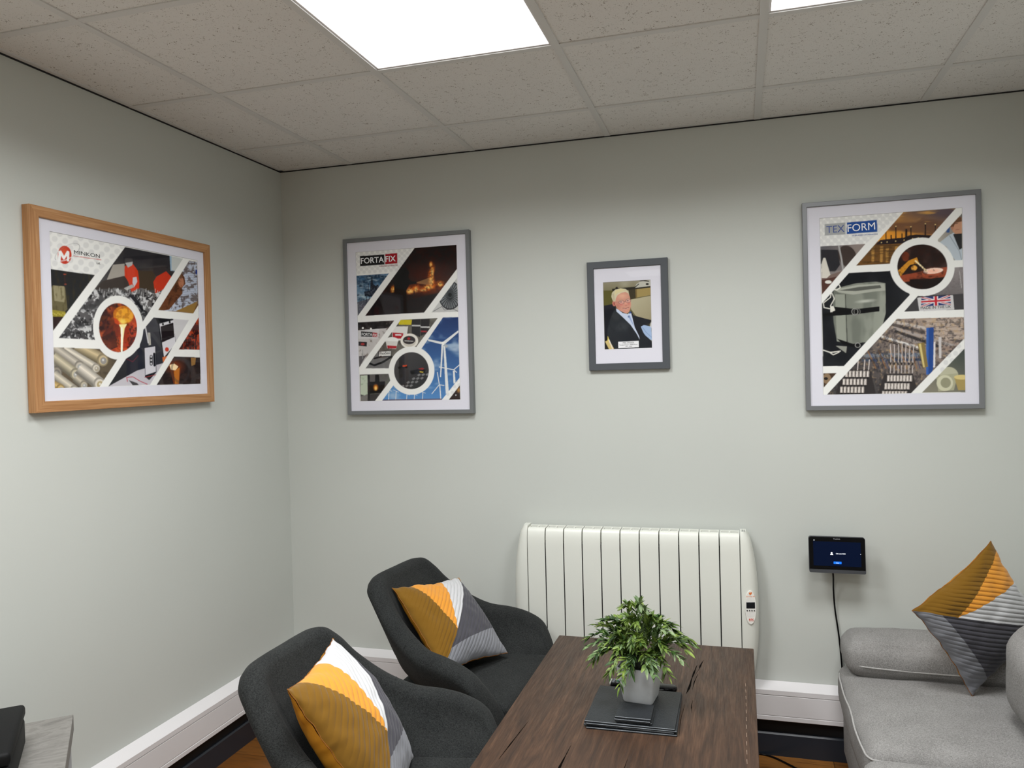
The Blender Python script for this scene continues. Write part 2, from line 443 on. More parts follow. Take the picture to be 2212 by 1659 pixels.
# ================================================================ radiator
def radiator():
    t = thing('electric_radiator', 'white finned electric radiator on the back wall behind the table', 'radiator', (1.198, 0, .33))
    W = .0789; n = 11; T = .58
    prof = [(-.030, .004), (-.096, .004), (-.100, .012), (-.1015, .05), (-.1015, .497), (-.0995, .532), (-.095, .558), (-.090, .567), (-.086, .5705),
            (-.070, .5715), (-.070, .557), (-.086, .520), (-.088, .03), (-.030, .03)]
    for i in range(n):
        b = bmesh.new(); x0, x1 = i * W + .0024, (i + 1) * W - .0024
        extrude_profile(b, prof, x0, x1)
        # top grille bars and rear rim: slots stay open between them
        box(b, x0, x1, -.040, -.030, .500, .5735)
        box(b, x0, x1, -.030, -.026, .02, .5735)
        xm = (x0 + x1) / 2
        for a, c in ((x0, x0 + .004), (xm - .003, xm + .003), (x1 - .004, x1)): box(b, a, c, -.0699, -.0401, .532, .5712)
        cyl(b, (xm, -.078, .5722), .0013, .002, seg=8)
        f = add_obj('radiator_fin', b, M_RAD, t, smooth=True)
    add_obj('gap_shade_core', newbox(.002, n * W - .002, -.096, -.031, .014, .510), M_RADG, t, smooth=False)  # black block between the fins, painting in the shade of their gaps
    for side in (0, 1):
        b = bmesh.new(); N = 24; M = 12; rings = []
        for k in range(N + 1):
            z = T * k / N; s = abs(z / T - .46) / .54
            wd = .026 + .040 * max(0, 1 - s ** 2.3) ** .8
            dp = .088 + .016 * max(0, 1 - s ** 3)
            if k == 0: wd *= .6; dp *= .86
            if k == N: wd *= .86; dp *= .93
            ring = []
            for q in range(M + 1):
                a = q / M * PI / 2
                x = wd * math.sin(a) ** .75; y = -.022 - (dp - .022) * math.cos(a) ** .45 if q < M else -.022
                ring.append((x, y))
            ring.append((0, -.022))
            zz = z if k < N else T - .001
            sgn = 1 if side else -1; xo = n * W + .001 if side else -.001
            rings.append([b.verts.new((xo + sgn * x, y, zz)) for x, y in ring])
        for k in range(N):
            L = len(rings[0])
            for q in range(L):
                b.faces.new((rings[k][q], rings[k][(q + 1) % L], rings[k + 1][(q + 1) % L], rings[k + 1][q]))
        b.faces.new(rings[0]); b.faces.new(rings[-1])
        e = add_obj('end_cap', b, M_RAD, t)
        if side:
            b = bmesh.new()
            for i2 in range(2):
                for j2 in range(3): box(b, n * W + .008 + i2 * .007, n * W + .0105 + i2 * .007, -.078 + j2 * .013, -.070 + j2 * .013, T - .0015, T + .0003)
            add_obj('vent_slots', b, M_MATTE, e, smooth=False)
    xc = n * W + .0385
    # control panel, set in the right end cap, facing front and slightly out
    M = Matrix.Translation((xc - .004, -.1035, 0)) @ Matrix.Rotation(math.radians(10), 4, 'Z')
    b = bmesh.new()
    pts = []
    for k in range(32):
        a = 2 * PI * k / 32; ex = .0205 * (abs(math.cos(a)) ** .6) * (1 if math.cos(a) > 0 else -1); ez = .0385 * (abs(math.sin(a)) ** .62) * (1 if math.sin(a) > 0 else -1)
        pts.append((ex, ez))
    for a, y0, y1 in ((pts, -.0025, .010),):
        va = [b.verts.new((p[0], y0, .288 + p[1])) for p in a]; vb = [b.verts.new((p[0], y1, .288 + p[1])) for p in a]
        b.faces.new(va); b.faces.new(vb[::-1])
        for k in range(32): b.faces.new((va[k], va[(k + 1) % 32], vb[(k + 1) % 32], vb[k]))
    b.transform(M); cp = add_obj('control_panel', b, M_PLAST, t)
    b = newbox(-.0165, .0165, -.0038, -.0024, .284, .308, .001, 1); b.transform(M); add_obj('display', b, M_LCD, cp)
    for k in range(4):
        b = bmesh.new(); cyl(b, (-.0135 + .009 * k, -.0035, .2755), .0024, .002, 'y', 12); b.transform(M); add_obj('button', b, M_LCD, cp)
    M_ORG = simple('orange_print', '#e0783a', .5); M_REDP = simple('red_print', '#d8442f', .5); M_STK = simple('clear_sticker', '#efece4', .25)
    b = bmesh.new()
    va = [b.verts.new((.021 * math.cos(2 * PI * k / 28), -.0022, .30 + .066 * math.sin(2 * PI * k / 28) - .013)) for k in range(28)]
    b.faces.new(va); q = bmesh.ops.extrude_face_region(b, geom=b.faces[:])
    for v in [g for g in q['geom'] if isinstance(g, bmesh.types.BMVert)]: v.co.y += .008
    b.transform(M); st = add_obj('sticker', b, M_STK, t, smooth=False)
    b = bmesh.new()
    # little heart-like flame, lettering
    hp = [(0, -.006), (.006, .001), (.0055, .006), (.002, .0062), (.0, .0035), (-.003, .0055), (-.006, .003), (-.005, -.002)]
    b.faces.new([b.verts.new((x, -.0027, .3415 + z)) for x, z in hp])
    text_bm(b, 'Sun Ray RF', -.017, .3285, .034, .0048, -.0027)
    b.transform(M); add_obj('orange_logo', b, M_ORG, st, smooth=False)
    b = bmesh.new(); text_bm(b, 'atc', -.008, .2365, .019, .0105, -.0027, bold=.02)
    b.faces.new([b.verts.new(p) for p in ((-.008, -.0027, .2335), (.011, -.0027, .2335), (.011, -.0027, .2343), (-.008, -.0027, .2343))])
    b.transform(M); add_obj('red_logo', b, M_REDP, st, smooth=False)
    add_obj('wall_bracket', newbox(.2, .24, -.027, 0, .42, .5, .001, 1), M_RAD, t)
    add_obj('wall_bracket', newbox(.62, .66, -.027, 0, .42, .5, .001, 1), M_RAD, t)
radiator()

# ================================================================ wall-mounted tablet
def tablet():
    t = thing('touch_panel', 'small black wall tablet with lit dark blue screen above the sofa', 'tablet', (2.4205, -.094, .8335))
    t.rotation_euler = (math.radians(-4), 0, 0)
    def rr(w, h, r, y0, y1, z0=0, n=6, corners=(1, 1, 1, 1)):
        b = bmesh.new(); pts = []
        for (cx, cz, a0), c in zip(((w - r, h - r, 0), (-w + r, h - r, 90), (-w + r, -h + r, 180), (w - r, -h + r, 270)), corners):
            if c:
                for k in range(n + 1):
                    a = math.radians(a0 + 90 * k / n); pts.append((cx + r * math.cos(a), cz + r * math.sin(a)))
            else: pts.append((w * (1 if cx > 0 else -1), h * (1 if cz > 0 else -1)))
        va = [b.verts.new((x, y0, z + z0)) for x, z in pts]; vb = [b.verts.new((x, y1, z + z0)) for x, z in pts]
        b.faces.new(va); b.faces.new(vb[::-1]); L = len(pts)
        for k in range(L): b.faces.new((va[k], va[(k + 1) % L], vb[(k + 1) % L], vb[k]))
        return b
    add_obj('housing', rr(.1005, .0685, .009, 0, .018), M_MATTE, t)
    add_obj('front_glass', rr(.0990, .0610, .008, -.0022, 0, .006, corners=(1, 1, 0, 0)), M_DARK, t)
    add_obj('chin', rr(.1002, .0065, .005, -.004, 0, -.0620, corners=(0, 0, 1, 1)), M_MATTE, t)
    M_SCR = emit('lit_navy_screen', '#04122e', .55); M_BTN = emit('lit_blue_button', '#1a6ef0', 1.0); M_WH = emit('lit_white_marks', '#f2f6ff', .9)
    s = add_obj('screen', newbox(-.0845, .0845, -.0029, -.0022, -.042, .050), M_SCR, t, smooth=False)
    add_obj('screen_button', newbox(-.013, .015, -.0033, -.0029, -.0335, -.0245, .0008, 1), M_BTN, s, smooth=False)
    b = bmesh.new(); text_bm(b, 'Call ended 00:00', -.004, .0035, .034, .0042, -.0034, bold=.02)
    add_obj('screen_text', b, M_WH, s, smooth=False)
    b = bmesh.new(); text_bm(b, 'Redial', -.004, -.031, .010, .0032, -.0037); add_obj('button_text', b, M_WH, s, smooth=False)
    b = bmesh.new(); cyl(b, (-.019, -.0032, .0080), .0032, .0006, 'y', 16)
    b.faces.new([b.verts.new((-.019 + .0052 * math.cos(a), -.0034, .001 + .0048 * max(0, math.sin(a)) - (0 if math.sin(a) > 0 else .001))) for a in [2 * PI * k / 20 for k in range(20)]])
    add_obj('person_icon', b, M_WH, s, smooth=False)
    for px_, pz_, rr_ in ((-.081, .0545, .0017), (.083, .006, .0012)):
        b = bmesh.new(); cyl(b, (px_, -.0032, pz_), rr_, .0006, 'y', 10); add_obj('status_dot', b, M_WH, s, smooth=False)
    b = bmesh.new(); text_bm(b, 'Yealink', -.013, .0585, .026, .0052, -.0024, bold=.02)
    add_obj('maker_mark', b, simple('silver_print', '#8f9094', .4), t, smooth=False)
    b = newbox(-.04, .04, .018, .088, -.03, .03, .004, 2); add_obj('wall_bracket', b, M_DARK, t)
tablet()
bm = bmesh.new()
tube(bm, spline([(2.407, -.058, .775), (2.409, -.062, .74), (2.412, -.030, .68), (2.418, -.012, .60), (2.430, -.010, .50), (2.437, -.010, .41), (2.441, -.012, .33), (2.443, -.030, .297),
                 (2.4435, -.057, .27), (2.444, -.058, .20), (2.445, -.056, .155), (2.443, -.030, .125), (2.445, -.024, .08), (2.452, -.03, .03), (2.46, -.055, .0055), (2.47, -.12, .0055), (2.50, -.3, .0055)]), .0032)
tag(add_obj('power_cable', bm, M_DARK), 'thin black cable hanging from the wall tablet down behind the sofa', 'cable')
bm = bmesh.new()
tube(bm, spline([(1.70, -.10, .0045), (1.90, -.055, .0045), (2.08, -.028, .0045), (2.15, -.03, .0045), (2.21, -.07, .0045), (2.30, -.17, .0045), (2.36, -.33, .0045), (2.37, -.6, .0045)]), .0036)
tag(add_obj('floor_cable', bm, M_DARK), 'black cable curving over the floor between table and sofa', 'cable')

# ================================================================ coffee table and what stands on it
TT = .52
TX0, TX1, TY1, TY0 = 1.372, 2.107, -.290, -1.62
def table():
    t = thing('coffee_table', 'dark stained wooden coffee table between the armchairs and the sofa', 'table', (TX0, TY0, 0))
    W, L = TX1 - TX0, TY1 - TY0
    top = add_obj('tabletop', newbox(0, W, 0, L, TT - .045, TT, .003, 2), M_TABLE, t)
    add_obj('apron', newbox(.05, W - .05, .06, .085, TT - .115, TT - .0455, .002, 1), M_TABLE, t)
    add_obj('apron', newbox(.05, W - .05, L - .085, L - .06, TT - .115, TT - .0455, .002, 1), M_TABLE, t)
    for x in (.05, W - .12):
        for y in (.0855, L - .1555):
            add_obj('leg', newbox(x, x + .07, y, y + .07, 0, TT - .0455, .004, 2), M_TABLE, t)
    # splits in the boards (world coordinates, then shifted into the table)
    def crack(pts, wds, m=M_CRACK, nm='crack'):
        b = bmesh.new(); pts = spline([(x, y, 0) for x, y in pts], 5); n = len(pts); a = []; c = []
        for i, p in enumerate(pts):
            f = i / (n - 1) * (len(wds) - 1); k = min(int(f), len(wds) - 2); wv = wds[k] + (wds[k + 1] - wds[k]) * (f - k)
            wv *= .8 + .4 * random.random()
            tn = (pts[min(i + 1, n - 1)] - pts[max(i - 1, 0)]).normalized(); nn = Vector((-tn.y, tn.x, 0))
            a.append(b.verts.new((p.x - TX0 + nn.x * wv, p.y - TY0 + nn.y * wv, TT + .0003))); c.append(b.verts.new((p.x - TX0 - nn.x * wv, p.y - TY0 - nn.y * wv, TT + .0003)))
        for i in range(n - 1): b.faces.new((a[i], a[i + 1], c[i + 1], c[i]))
        add_obj(nm, b, m, t, smooth=False)
    crack([(1.934, -.447), (1.926, -.50), (1.922, -.54), (1.913, -.59)], [.0005, .003, .0008, .0003])
    crack([(1.914, -.50), (1.908, -.57), (1.903, -.63), (1.900, -.70), (1.893, -.76)], [.0004, .003, .0014, .004, .0004])
    crack([(1.921, -.58), (1.913, -.66), (1.911, -.72)], [.0004, .0016, .0003])
    crack([(1.917, -.80), (1.915, -.85), (1.920, -.90)], [.0003, .0014, .0003])
    crack([(1.452, -1.06), (1.446, -1.14), (1.440, -1.22), (1.434, -1.30)], [.0003, .0012, .0018, .0006])
    crack([(1.607, -1.18), (1.605, -1.24), (1.603, -1.30), (1.60, -1.40)], [.0003, .0012, .003, .002])
    crack([(1.770, -1.22), (1.768, -1.30), (1.772, -1.38)], [.0003, .0012, .002])
    crack([(1.895, -.84), (1.890, -.95), (1.893, -1.06)], [.0003, .0010, .0003])
    for y in [-.63 - .052 * k for k in range(12)]:
        crack([(2.076, y), (2.0765, y - .026)], [.0005, .0005], M_SCUFF, 'scuff')
table()

def slab(w, d, h):
    b = newbox(-w / 2, w / 2, -d / 2, d / 2, 0, h, .0009, 1); return b
z = TT
mats_lab = ['bottom', 'second from bottom', 'third from bottom', 'top']
MT = .0053
for k in range(4):
    t = thing('slate_placemat', 'square black slate placemat, %s of the four stacked on the table' % mats_lab[k] if k < 3 else 'square black slate placemat topmost of its stack under the plant pot', 'placemat',
              (1.7525 + (.003, -.002, .004, 0)[k], -.931 + (-.004, .001, -.002, 0)[k], z), (.02, -.006, .012, -.003)[k], 'stacked slate placemats')
    add_obj('slate', slab(.260, .264, MT - .0002), M_SLATE, t, smooth=False)
    b = bmesh.new(); box(b, -.129, .129, -.1326, -.1315, MT - .0016, MT - .0006); add_obj('pale_edge', b, M_SLEDGE, t, smooth=False)  # thin paler strip along the front top edge
    z += MT
ZM = z
cl = ['bottom', 'middle', 'top']
for k in range(3):
    t = thing('slate_coaster', 'square black slate coaster, %s of the three stacked before the plant pot' % cl[k], 'coaster',
              (1.7625 + (.003, -.001, 0)[k], -1.0075 + (.002, -.003, 0)[k], z), (.02, .0, .01)[k], 'stacked slate coasters')
    MT = .0062
    add_obj('slate', slab(.103, .100, MT - .0002), M_SLATE, t, smooth=False)
    b = bmesh.new(); box(b, -.051, .051, -.0506, -.0495, MT - .0016, MT - .0006); add_obj('pale_edge', b, M_SLEDGE, t, smooth=False)  # same pale strip on the coaster's front edge
    z += MT

def remote():
    t = thing('remote_control', 'slim black remote control lying behind the plant pot', 'remote control', (1.756, -.744, TT), math.radians(-1))
    b = bmesh.new(); pts = []
    L, Wd = .108, .0225
    for k in range(40):
        a = 2 * PI * k / 40; c_, s_ = math.cos(a), math.sin(a)
        pts.append((L * (abs(c_) ** (.16 if c_ > 0 else .08)) * (1 if c_ > 0 else -1), Wd * (abs(s_) ** .75) * (1 if s_ > 0 else -1)))
    rings = [[b.verts.new((x * s, y * s2, z_)) for x, y in pts] for s, s2, z_ in ((.97, .8, 0), (1, 1, .006), (1, 1, .010), (.985, .9, .0145), (.96, .7, .0165))]
    for r0, r1 in zip(rings, rings[1:]):
        for k in range(40): b.faces.new((r0[k], r0[(k + 1) % 40], r1[(k + 1) % 40], r1[k]))
    b.faces.new(rings[0][::-1]); b.faces.new(rings[-1]); add_obj('body', b, M_DARK, t)
    M_BT = simple('grey_remote_button', '#8d9196', .5); M_GB = simple('green_remote_button', '#3c8b6a', .5)
    for i in range(8):
        for j in range(3):
            if i * 3 + j == 4: m = M_GB
            else: m = M_BT
            x = -.096 + .013 * i; y = -.011 + .011 * j
            add_obj('button', newbox(x - .004, x + .004, y - .003, y + .003, .0160, .0182, .001, 1), m, t)
    add_obj('end_trim', newbox(-.1085, -.104, -.019, .019, .010, .0168, .001, 1), simple('silver_trim', '#b9b8b2', .4), t)
    b = bmesh.new(); tube(b, [(.02, -.0212, .0105), (.06, -.0218, .0105), (.10, -.017, .0105)], .0012); add_obj('chrome_line', b, simple('chrome_strip', '#c9cacc', .25, .8), t)
remote()

# ---------------------------------------------------------------- potted plant
def plant():
    t = thing('potted_plant', 'bushy artificial green plant in a whitewashed square pot on the table', 'potted plant', (1.764, -.868, ZM), math.radians(-7))
    b = bmesh.new(); rings = []; HH = .108
    def sq(hw, z_, r):
        out = []
        for cx, cy, a0 in ((1, 1, 0), (-1, 1, 90), (-1, -1, 180), (1, -1, 270)):
            for k in range(5):
                a = math.radians(a0 + 90 * k / 4); out.append(b.verts.new((cx * (hw - r) + r * math.cos(a), cy * (hw - r) + r * math.sin(a), z_)))
        return out
    for hw, z_, r in ((.044, 0, .010), (.0465, .004, .011), (.062, HH - .003, .012), (.0625, HH, .012), (.059, HH, .010), (.058, HH - .004, .010), (.055, HH - .022, .010)): rings.append(sq(hw, z_, r))
    for r0, r1 in zip(rings, rings[1:]):
        for k in range(20): b.faces.new((r0[k], r0[(k + 1) % 20], r1[(k + 1) % 20], r1[k]))
    b.faces.new(rings[0][::-1]); b.faces.new(rings[-1]); add_obj('pot', b, M_POT, t)
    b = bmesh.new(); q = bmesh.ops.create_icosphere(b, subdivisions=4, radius=1)
    for v in q['verts']:
        d = v.co.normalized(); k = 1 + .18 * mnoise.noise(d * 4)
        v.co = Vector((d.x * .050 * k, d.y * .050 * k, HH - .004 + d.z * .022 * k))
    add_obj('moss', b, M_SOIL, t)
    rnd = random.Random(11)
    # every spray: a curved stem carrying willow-like leaves in pairs
    tips = [(.004, .0, .245), (-.035, .01, .235), (.03, .02, .195), (-.075, .03, .185), (.075, .01, .200), (.11, .03, .175), (-.125, .0, .165), (-.15, .03, .15),
            (.125, -.02, .150), (.155, .0, .105), (-.165, -.03, .062), (-.14, -.07, .03), (-.10, -.10, .035), (.125, -.05, .05), (.09, -.09, .02), (.05, -.11, .035),
            (0, -.12, .06), (-.05, -.12, .03), (-.02, -.09, .14), (.04, -.08, .15), (-.08, -.07, .12), (.09, -.06, .11), (-.13, .05, .10), (.13, .06, .10),
            (.0, .09, .20), (-.06, .10, .16), (.06, .10, .17), (-.11, -.04, .10), (.165, -.02, .075), (-.05, -.03, .20), (.05, -.02, .19), (.0, -.05, .19),
            (-.16, .0, .10), (-.10, .06, .17), (.10, .07, .15), (-.03, -.13, .0), (.03, -.10, .085), (-.06, -.10, .075), (.0, .12, .12), (.15, .03, .14),
            (-.09, -.02, .15), (.08, -.02, .155), (-.12, -.09, .075), (.02, -.07, .12), (-.04, -.08, .10), (.07, -.11, .0), (.01, .04, .22), (-.02, .06, .21)]
    mats = [M_LEAF, M_LEAF2, M_LEAF3]
    for ti, tp in enumerate(tips):
        tp = Vector((tp[0], tp[1], tp[2] * .70 if tp[2] > .05 else tp[2] * .9)) + Vector([rnd.uniform(-.02, .02) for _ in range(3)])
        ang = math.atan2(tp.y, tp.x); rad = math.hypot(tp.x, tp.y)
        p0 = Vector((math.cos(ang) * min(.03, rad * .3), math.sin(ang) * min(.03, rad * .3), 0))
        up = max(.05, tp.z * .62 + .02)
        p1 = p0 + Vector((tp.x * .22, tp.y * .22, up * .75)); p2 = Vector((tp.x * .68, tp.y * .68, max(tp.z, up) * .62 + tp.z * .38 + (.02 if tp.z < .1 else 0)))
        pts = spline([p0, p1, p2, tp], 7)
        for p in pts: p.z += HH - .008 if False else 0
        pts = [Vector((p.x, p.y, p.z + HH - .006)) for p in pts]
        b = bmesh.new(); n = len(pts)
        tube(b, pts, .0011, 5, 0, [1 - .6 * i / (n - 1) for i in range(n)])
        seq = list(range(5, n, 1)); mi = rnd.choice((1, 1, 1, 2, 3, 1))
        for i in seq:
            p = pts[i]; tn = (pts[min(i + 1, n - 1)] - pts[i - 1]).normalized()
            side = tn.cross(Vector((0, 0, 1)))
            if side.length < .1: side = Vector((1, 0, 0))
            side.normalize(); upv = side.cross(tn).normalized()
            for sg in ((1, -1) if i < n - 1 else (0,)):
                for rep in range(0 if rnd.random() < .12 else 1 if i % 2 or i == n - 1 else 2):
                    ln = rnd.uniform(.019, .033) * (1.05 if i < n - 1 else 1.15); wd = ln * rnd.uniform(.12, .20)
                    d = (tn * rnd.uniform(.7, 1.1) + side * sg * rnd.uniform(.35, .8) + upv * rnd.uniform(-.35, .55)).normalized()
                    if sg == 0: d = tn
                    s2 = d.cross(Vector((rnd.uniform(-.5, .5), rnd.uniform(-.5, .5), 1))).normalized(); nn = s2.cross(d)
                    m = mi if rnd.random() < .8 else rnd.choice((1, 2, 3))
                    drop = rnd.uniform(.0, .25)
                    prev = None
                    for q_, wq in ((0, .12), (.22, .8), (.45, 1), (.7, .7), (.88, .3), (1, 0)):
                        c = p + d * ln * q_ + Vector((0, 0, -drop * ln * q_ * q_))
                        if wq == 0: cur = [b.verts.new(c)]
                        else: cur = [b.verts.new(c - s2 * wd * wq + nn * wd * wq * .3), b.verts.new(c), b.verts.new(c + s2 * wd * wq + nn * wd * wq * .3)]
                        if prev:
                            if len(cur) == 3: fs = [b.faces.new((prev[0], prev[1], cur[1], cur[0])), b.faces.new((prev[1], prev[2], cur[2], cur[1]))]
                            else: fs = [b.faces.new((prev[0], prev[1], cur[0])), b.faces.new((prev[1], prev[2], cur[0]))]
                            for f in fs: f.material_index = m
                        prev = cur
        add_obj('leafy_stem', b, [M_STEM] + mats, t, smooth='all', auto='keep')
plant()

# ================================================================ tub armchairs
def lerp_tab(tab, u):
    for a, b in zip(tab, tab[1:]):
        if u <= b[0]:
            f = (u - a[0]) / (b[0] - a[0]); return [x + (y - x) * f for x, y in zip(a[1:], b[1:])]
    return list(tab[-1][1:])
def dense(tab):
    P = spline([(r[1], r[2], r[3]) for r in tab], 8); U = spline([(r[0], 0, 0) for r in tab], 8)
    return [(u.x, p.x, p.y, p.z) for u, p in zip(U, P)]
HALF = [(0, -.300, 0, .817), (.12, -.300, .086, .817), (.21, -.294, .145, .816), (.29, -.276, .190, .806), (.36, -.243, .215, .772), (.43, -.197, .236, .718), (.52, -.118, .266, .656), (.62, -.034, .296, .614),
        (.72, .056, .318, .600), (.80, .127, .330, .583), (.87, .187, .338, .552), (.92, .228, .341, .500), (.96, .262, .343, .442), (1.0, .295, .344, .375)]
def chair_shell():
    D = dense(HALF); b = bmesh.new(); loops = []; pts3 = []
    full = [(-u, x, -y, h) for u, x, y, h in D[::-1]][:-1] + D
    n = len(full)
    for i, (u, x, y, h) in enumerate(full):
        p = Vector((x, y, 0)); q0 = full[max(i - 5, 0)]; q1 = full[min(i + 5, n - 1)]
        tn = Vector((q1[1] - q0[1], q1[2] - q0[2], 0)).normalized(); nn = Vector((-tn.y, tn.x, 0))   # outward
        rad = (p - Vector((.22, 0, 0))).normalized()
        au = abs(u); back = max(0, 1 - au / .5); back = back * back * (3 - 2 * back)
        tip = 1.0 if au < .9 else math.sqrt(max(.05, 1 - ((au - .9) / .1) ** 2 * .9))
        th = (.041 - .008 * back) * (.55 + .45 * tip)
        z0 = .29
        def at(z, o):
            return p + nn * o - rad * (.42 * (h - z) + .45 * max(0, .50 - z)) + Vector((0, 0, z))
        loop = []
        K = 7
        for k in range(K + 1):
            z = z0 + (h - th - z0) * k / K
            loop.append(at(z, th * (1.0)))
        for k in range(1, 8):
            a = PI * k / 8; loop.append(at(h - th, th * math.cos(a)) + Vector((0, 0, th * math.sin(a))))
        for k in range(K, -1, -1):
            z = .34 + (h - th - .34) * k / K
            bulge = .012 * math.sin(PI * k / K)
            loop.append(at(z, -th - bulge))
        loop.append(at(z0, -th * .6))
        pts3.append(loop); loops.append([b.verts.new(v) for v in loop])
    L = len(loops[0])
    for i in range(n - 1):
        for k in range(L): b.faces.new((loops[i][k], loops[i][(k + 1) % L], loops[i + 1][(k + 1) % L], loops[i + 1][k]))
    for lp, s in ((loops[0], 1), (loops[-1], -1)):
        c = sum((v.co for v in lp), Vector()) / L + Vector((.012, 0, 0)); cv = b.verts.new(c)
        for k in range(L): b.faces.new((lp[k], lp[(k + 1) % L], cv))
    return b, full, pts3
def make_chair():
    t = thing('tub_armchair', 'x', 'armchair', (0, 0, 0))
    b, full, pts3 = chair_shell(); sh = add_obj('shell', b, M_CHAR, t, smooth='all')
    # a stitched seam where the arms join the back, and one below the rim outside
    for s in (1, -1):
        b = bmesh.new(); row = min(full, key=lambda r: abs(r[0] - .56 * s)); pts = pts3[full.index(row)][8:21]
        tube(b, pts, .0014, 6); add_obj('seam', b, M_CHAR, t, smooth='all')
    b = soft_box(-.200, .285, -.262, .262, .30, .440, .035, (16, 16, 6), (0.006, 0, .012), .002, 3)
    for v in b.verts:
        f = (v.co.x + .20) / .49; v.co.y *= (.78 + .22 * min(1, max(0, f * 1.4))) * (.84 + .16 * (v.co.z - .30) / .14)
    add_obj('seat', b, M_CHAR, t, smooth='all')
    add_obj('seat_base', newbox(-.10, .23, -.19, .19, .255, .299, .008, 2), M_CHAR, t)
    for x in (-.09, .19):
        for y in (-.20, .20):
            b = bmesh.new(); q = bmesh.ops.create_cone(b, cap_ends=True, segments=16, radius1=.011, radius2=.019, depth=.258)
            sx, sy = (.04 if x > 0 else -.05), (.03 if y > 0 else -.03)
            for v in q['verts']:
                f = (.129 - v.co.z) / .258; v.co = Vector((x + v.co.x + sx * f, y * .9 + v.co.y + sy * f, v.co.z + .129))
            add_obj('leg', b, M_LEGW, t)
    return t
ch = make_chair()
ch['label'] = 'charcoal fabric tub armchair further back, by the radiator'
ch['group'] = 'charcoal tub armchairs'
ch.location = (1.058, -.518, 0); ch.rotation_euler = (0, 0, math.radians(-5.8))
c2 = copy_tree(ch)
c2['label'] = 'charcoal fabric tub armchair nearest the camera, cut off by the bottom edge'
c2.location = (1.124, -1.381, 0); c2.rotation_euler = (0, 0, math.radians(-.2))

# ================================================================ patchwork cushions
def mat_patch(pf, gf, mf, of, nf):
    n = NT('quilted_patchwork'); n.rough(.85); n.spec(.2); n.b.inputs['Sheen Weight'].default_value = .2
    uv = n.node('ShaderNodeUVMap'); s = n.node('ShaderNodeSeparateXYZ'); n.link(uv.outputs[0], s.inputs[0])
    U, V = s.outputs['X'], s.outputs['Y']
    # slightly wavy seams
    wv = n.math('MULTIPLY', n.math('SUBTRACT', n.noise(uv.outputs[0], 9, 2), .5), .02)
    U2 = n.math('ADD', U, wv)
    def side(p, q):     # 1 where left of p->q
        a, b_ = -(q[1] - p[1]), (q[0] - p[0]); c = -(a * p[0] + b_ * p[1])
        v = n.math('ADD', n.math('ADD', n.math('MULTIPLY', U2, a), n.math('MULTIPLY', V, b_)), c)
        return n.math('GREATER_THAN', v, 0.0)
    P = (pf, pf); G = (gf, gf)
    MU, OR, WH, DG, MG = lin('#72500d'), lin('#d08c30'), lin('#bfbfc0'), lin('#434248'), lin('#78797e')
    up = n.mix(side(P, (of, 1)), WH, OR); up = n.mix(side(P, (mf, 1)), up, MU)
    dn = n.mix(side((1, nf), G), DG, MG)
    n.base(n.mix(side((0, 0), (1, 1)), dn, up))
    f = n.noise(n.coord(), 700, 2); n.bump(f, .12, .0008)
    return n.m
M_MUST = simple('mustard_cotton', '#a8711a', .85, 0, 700, .15, .06, .2)
M_PIPO = simple('orange_piping', '#85500f', .8)
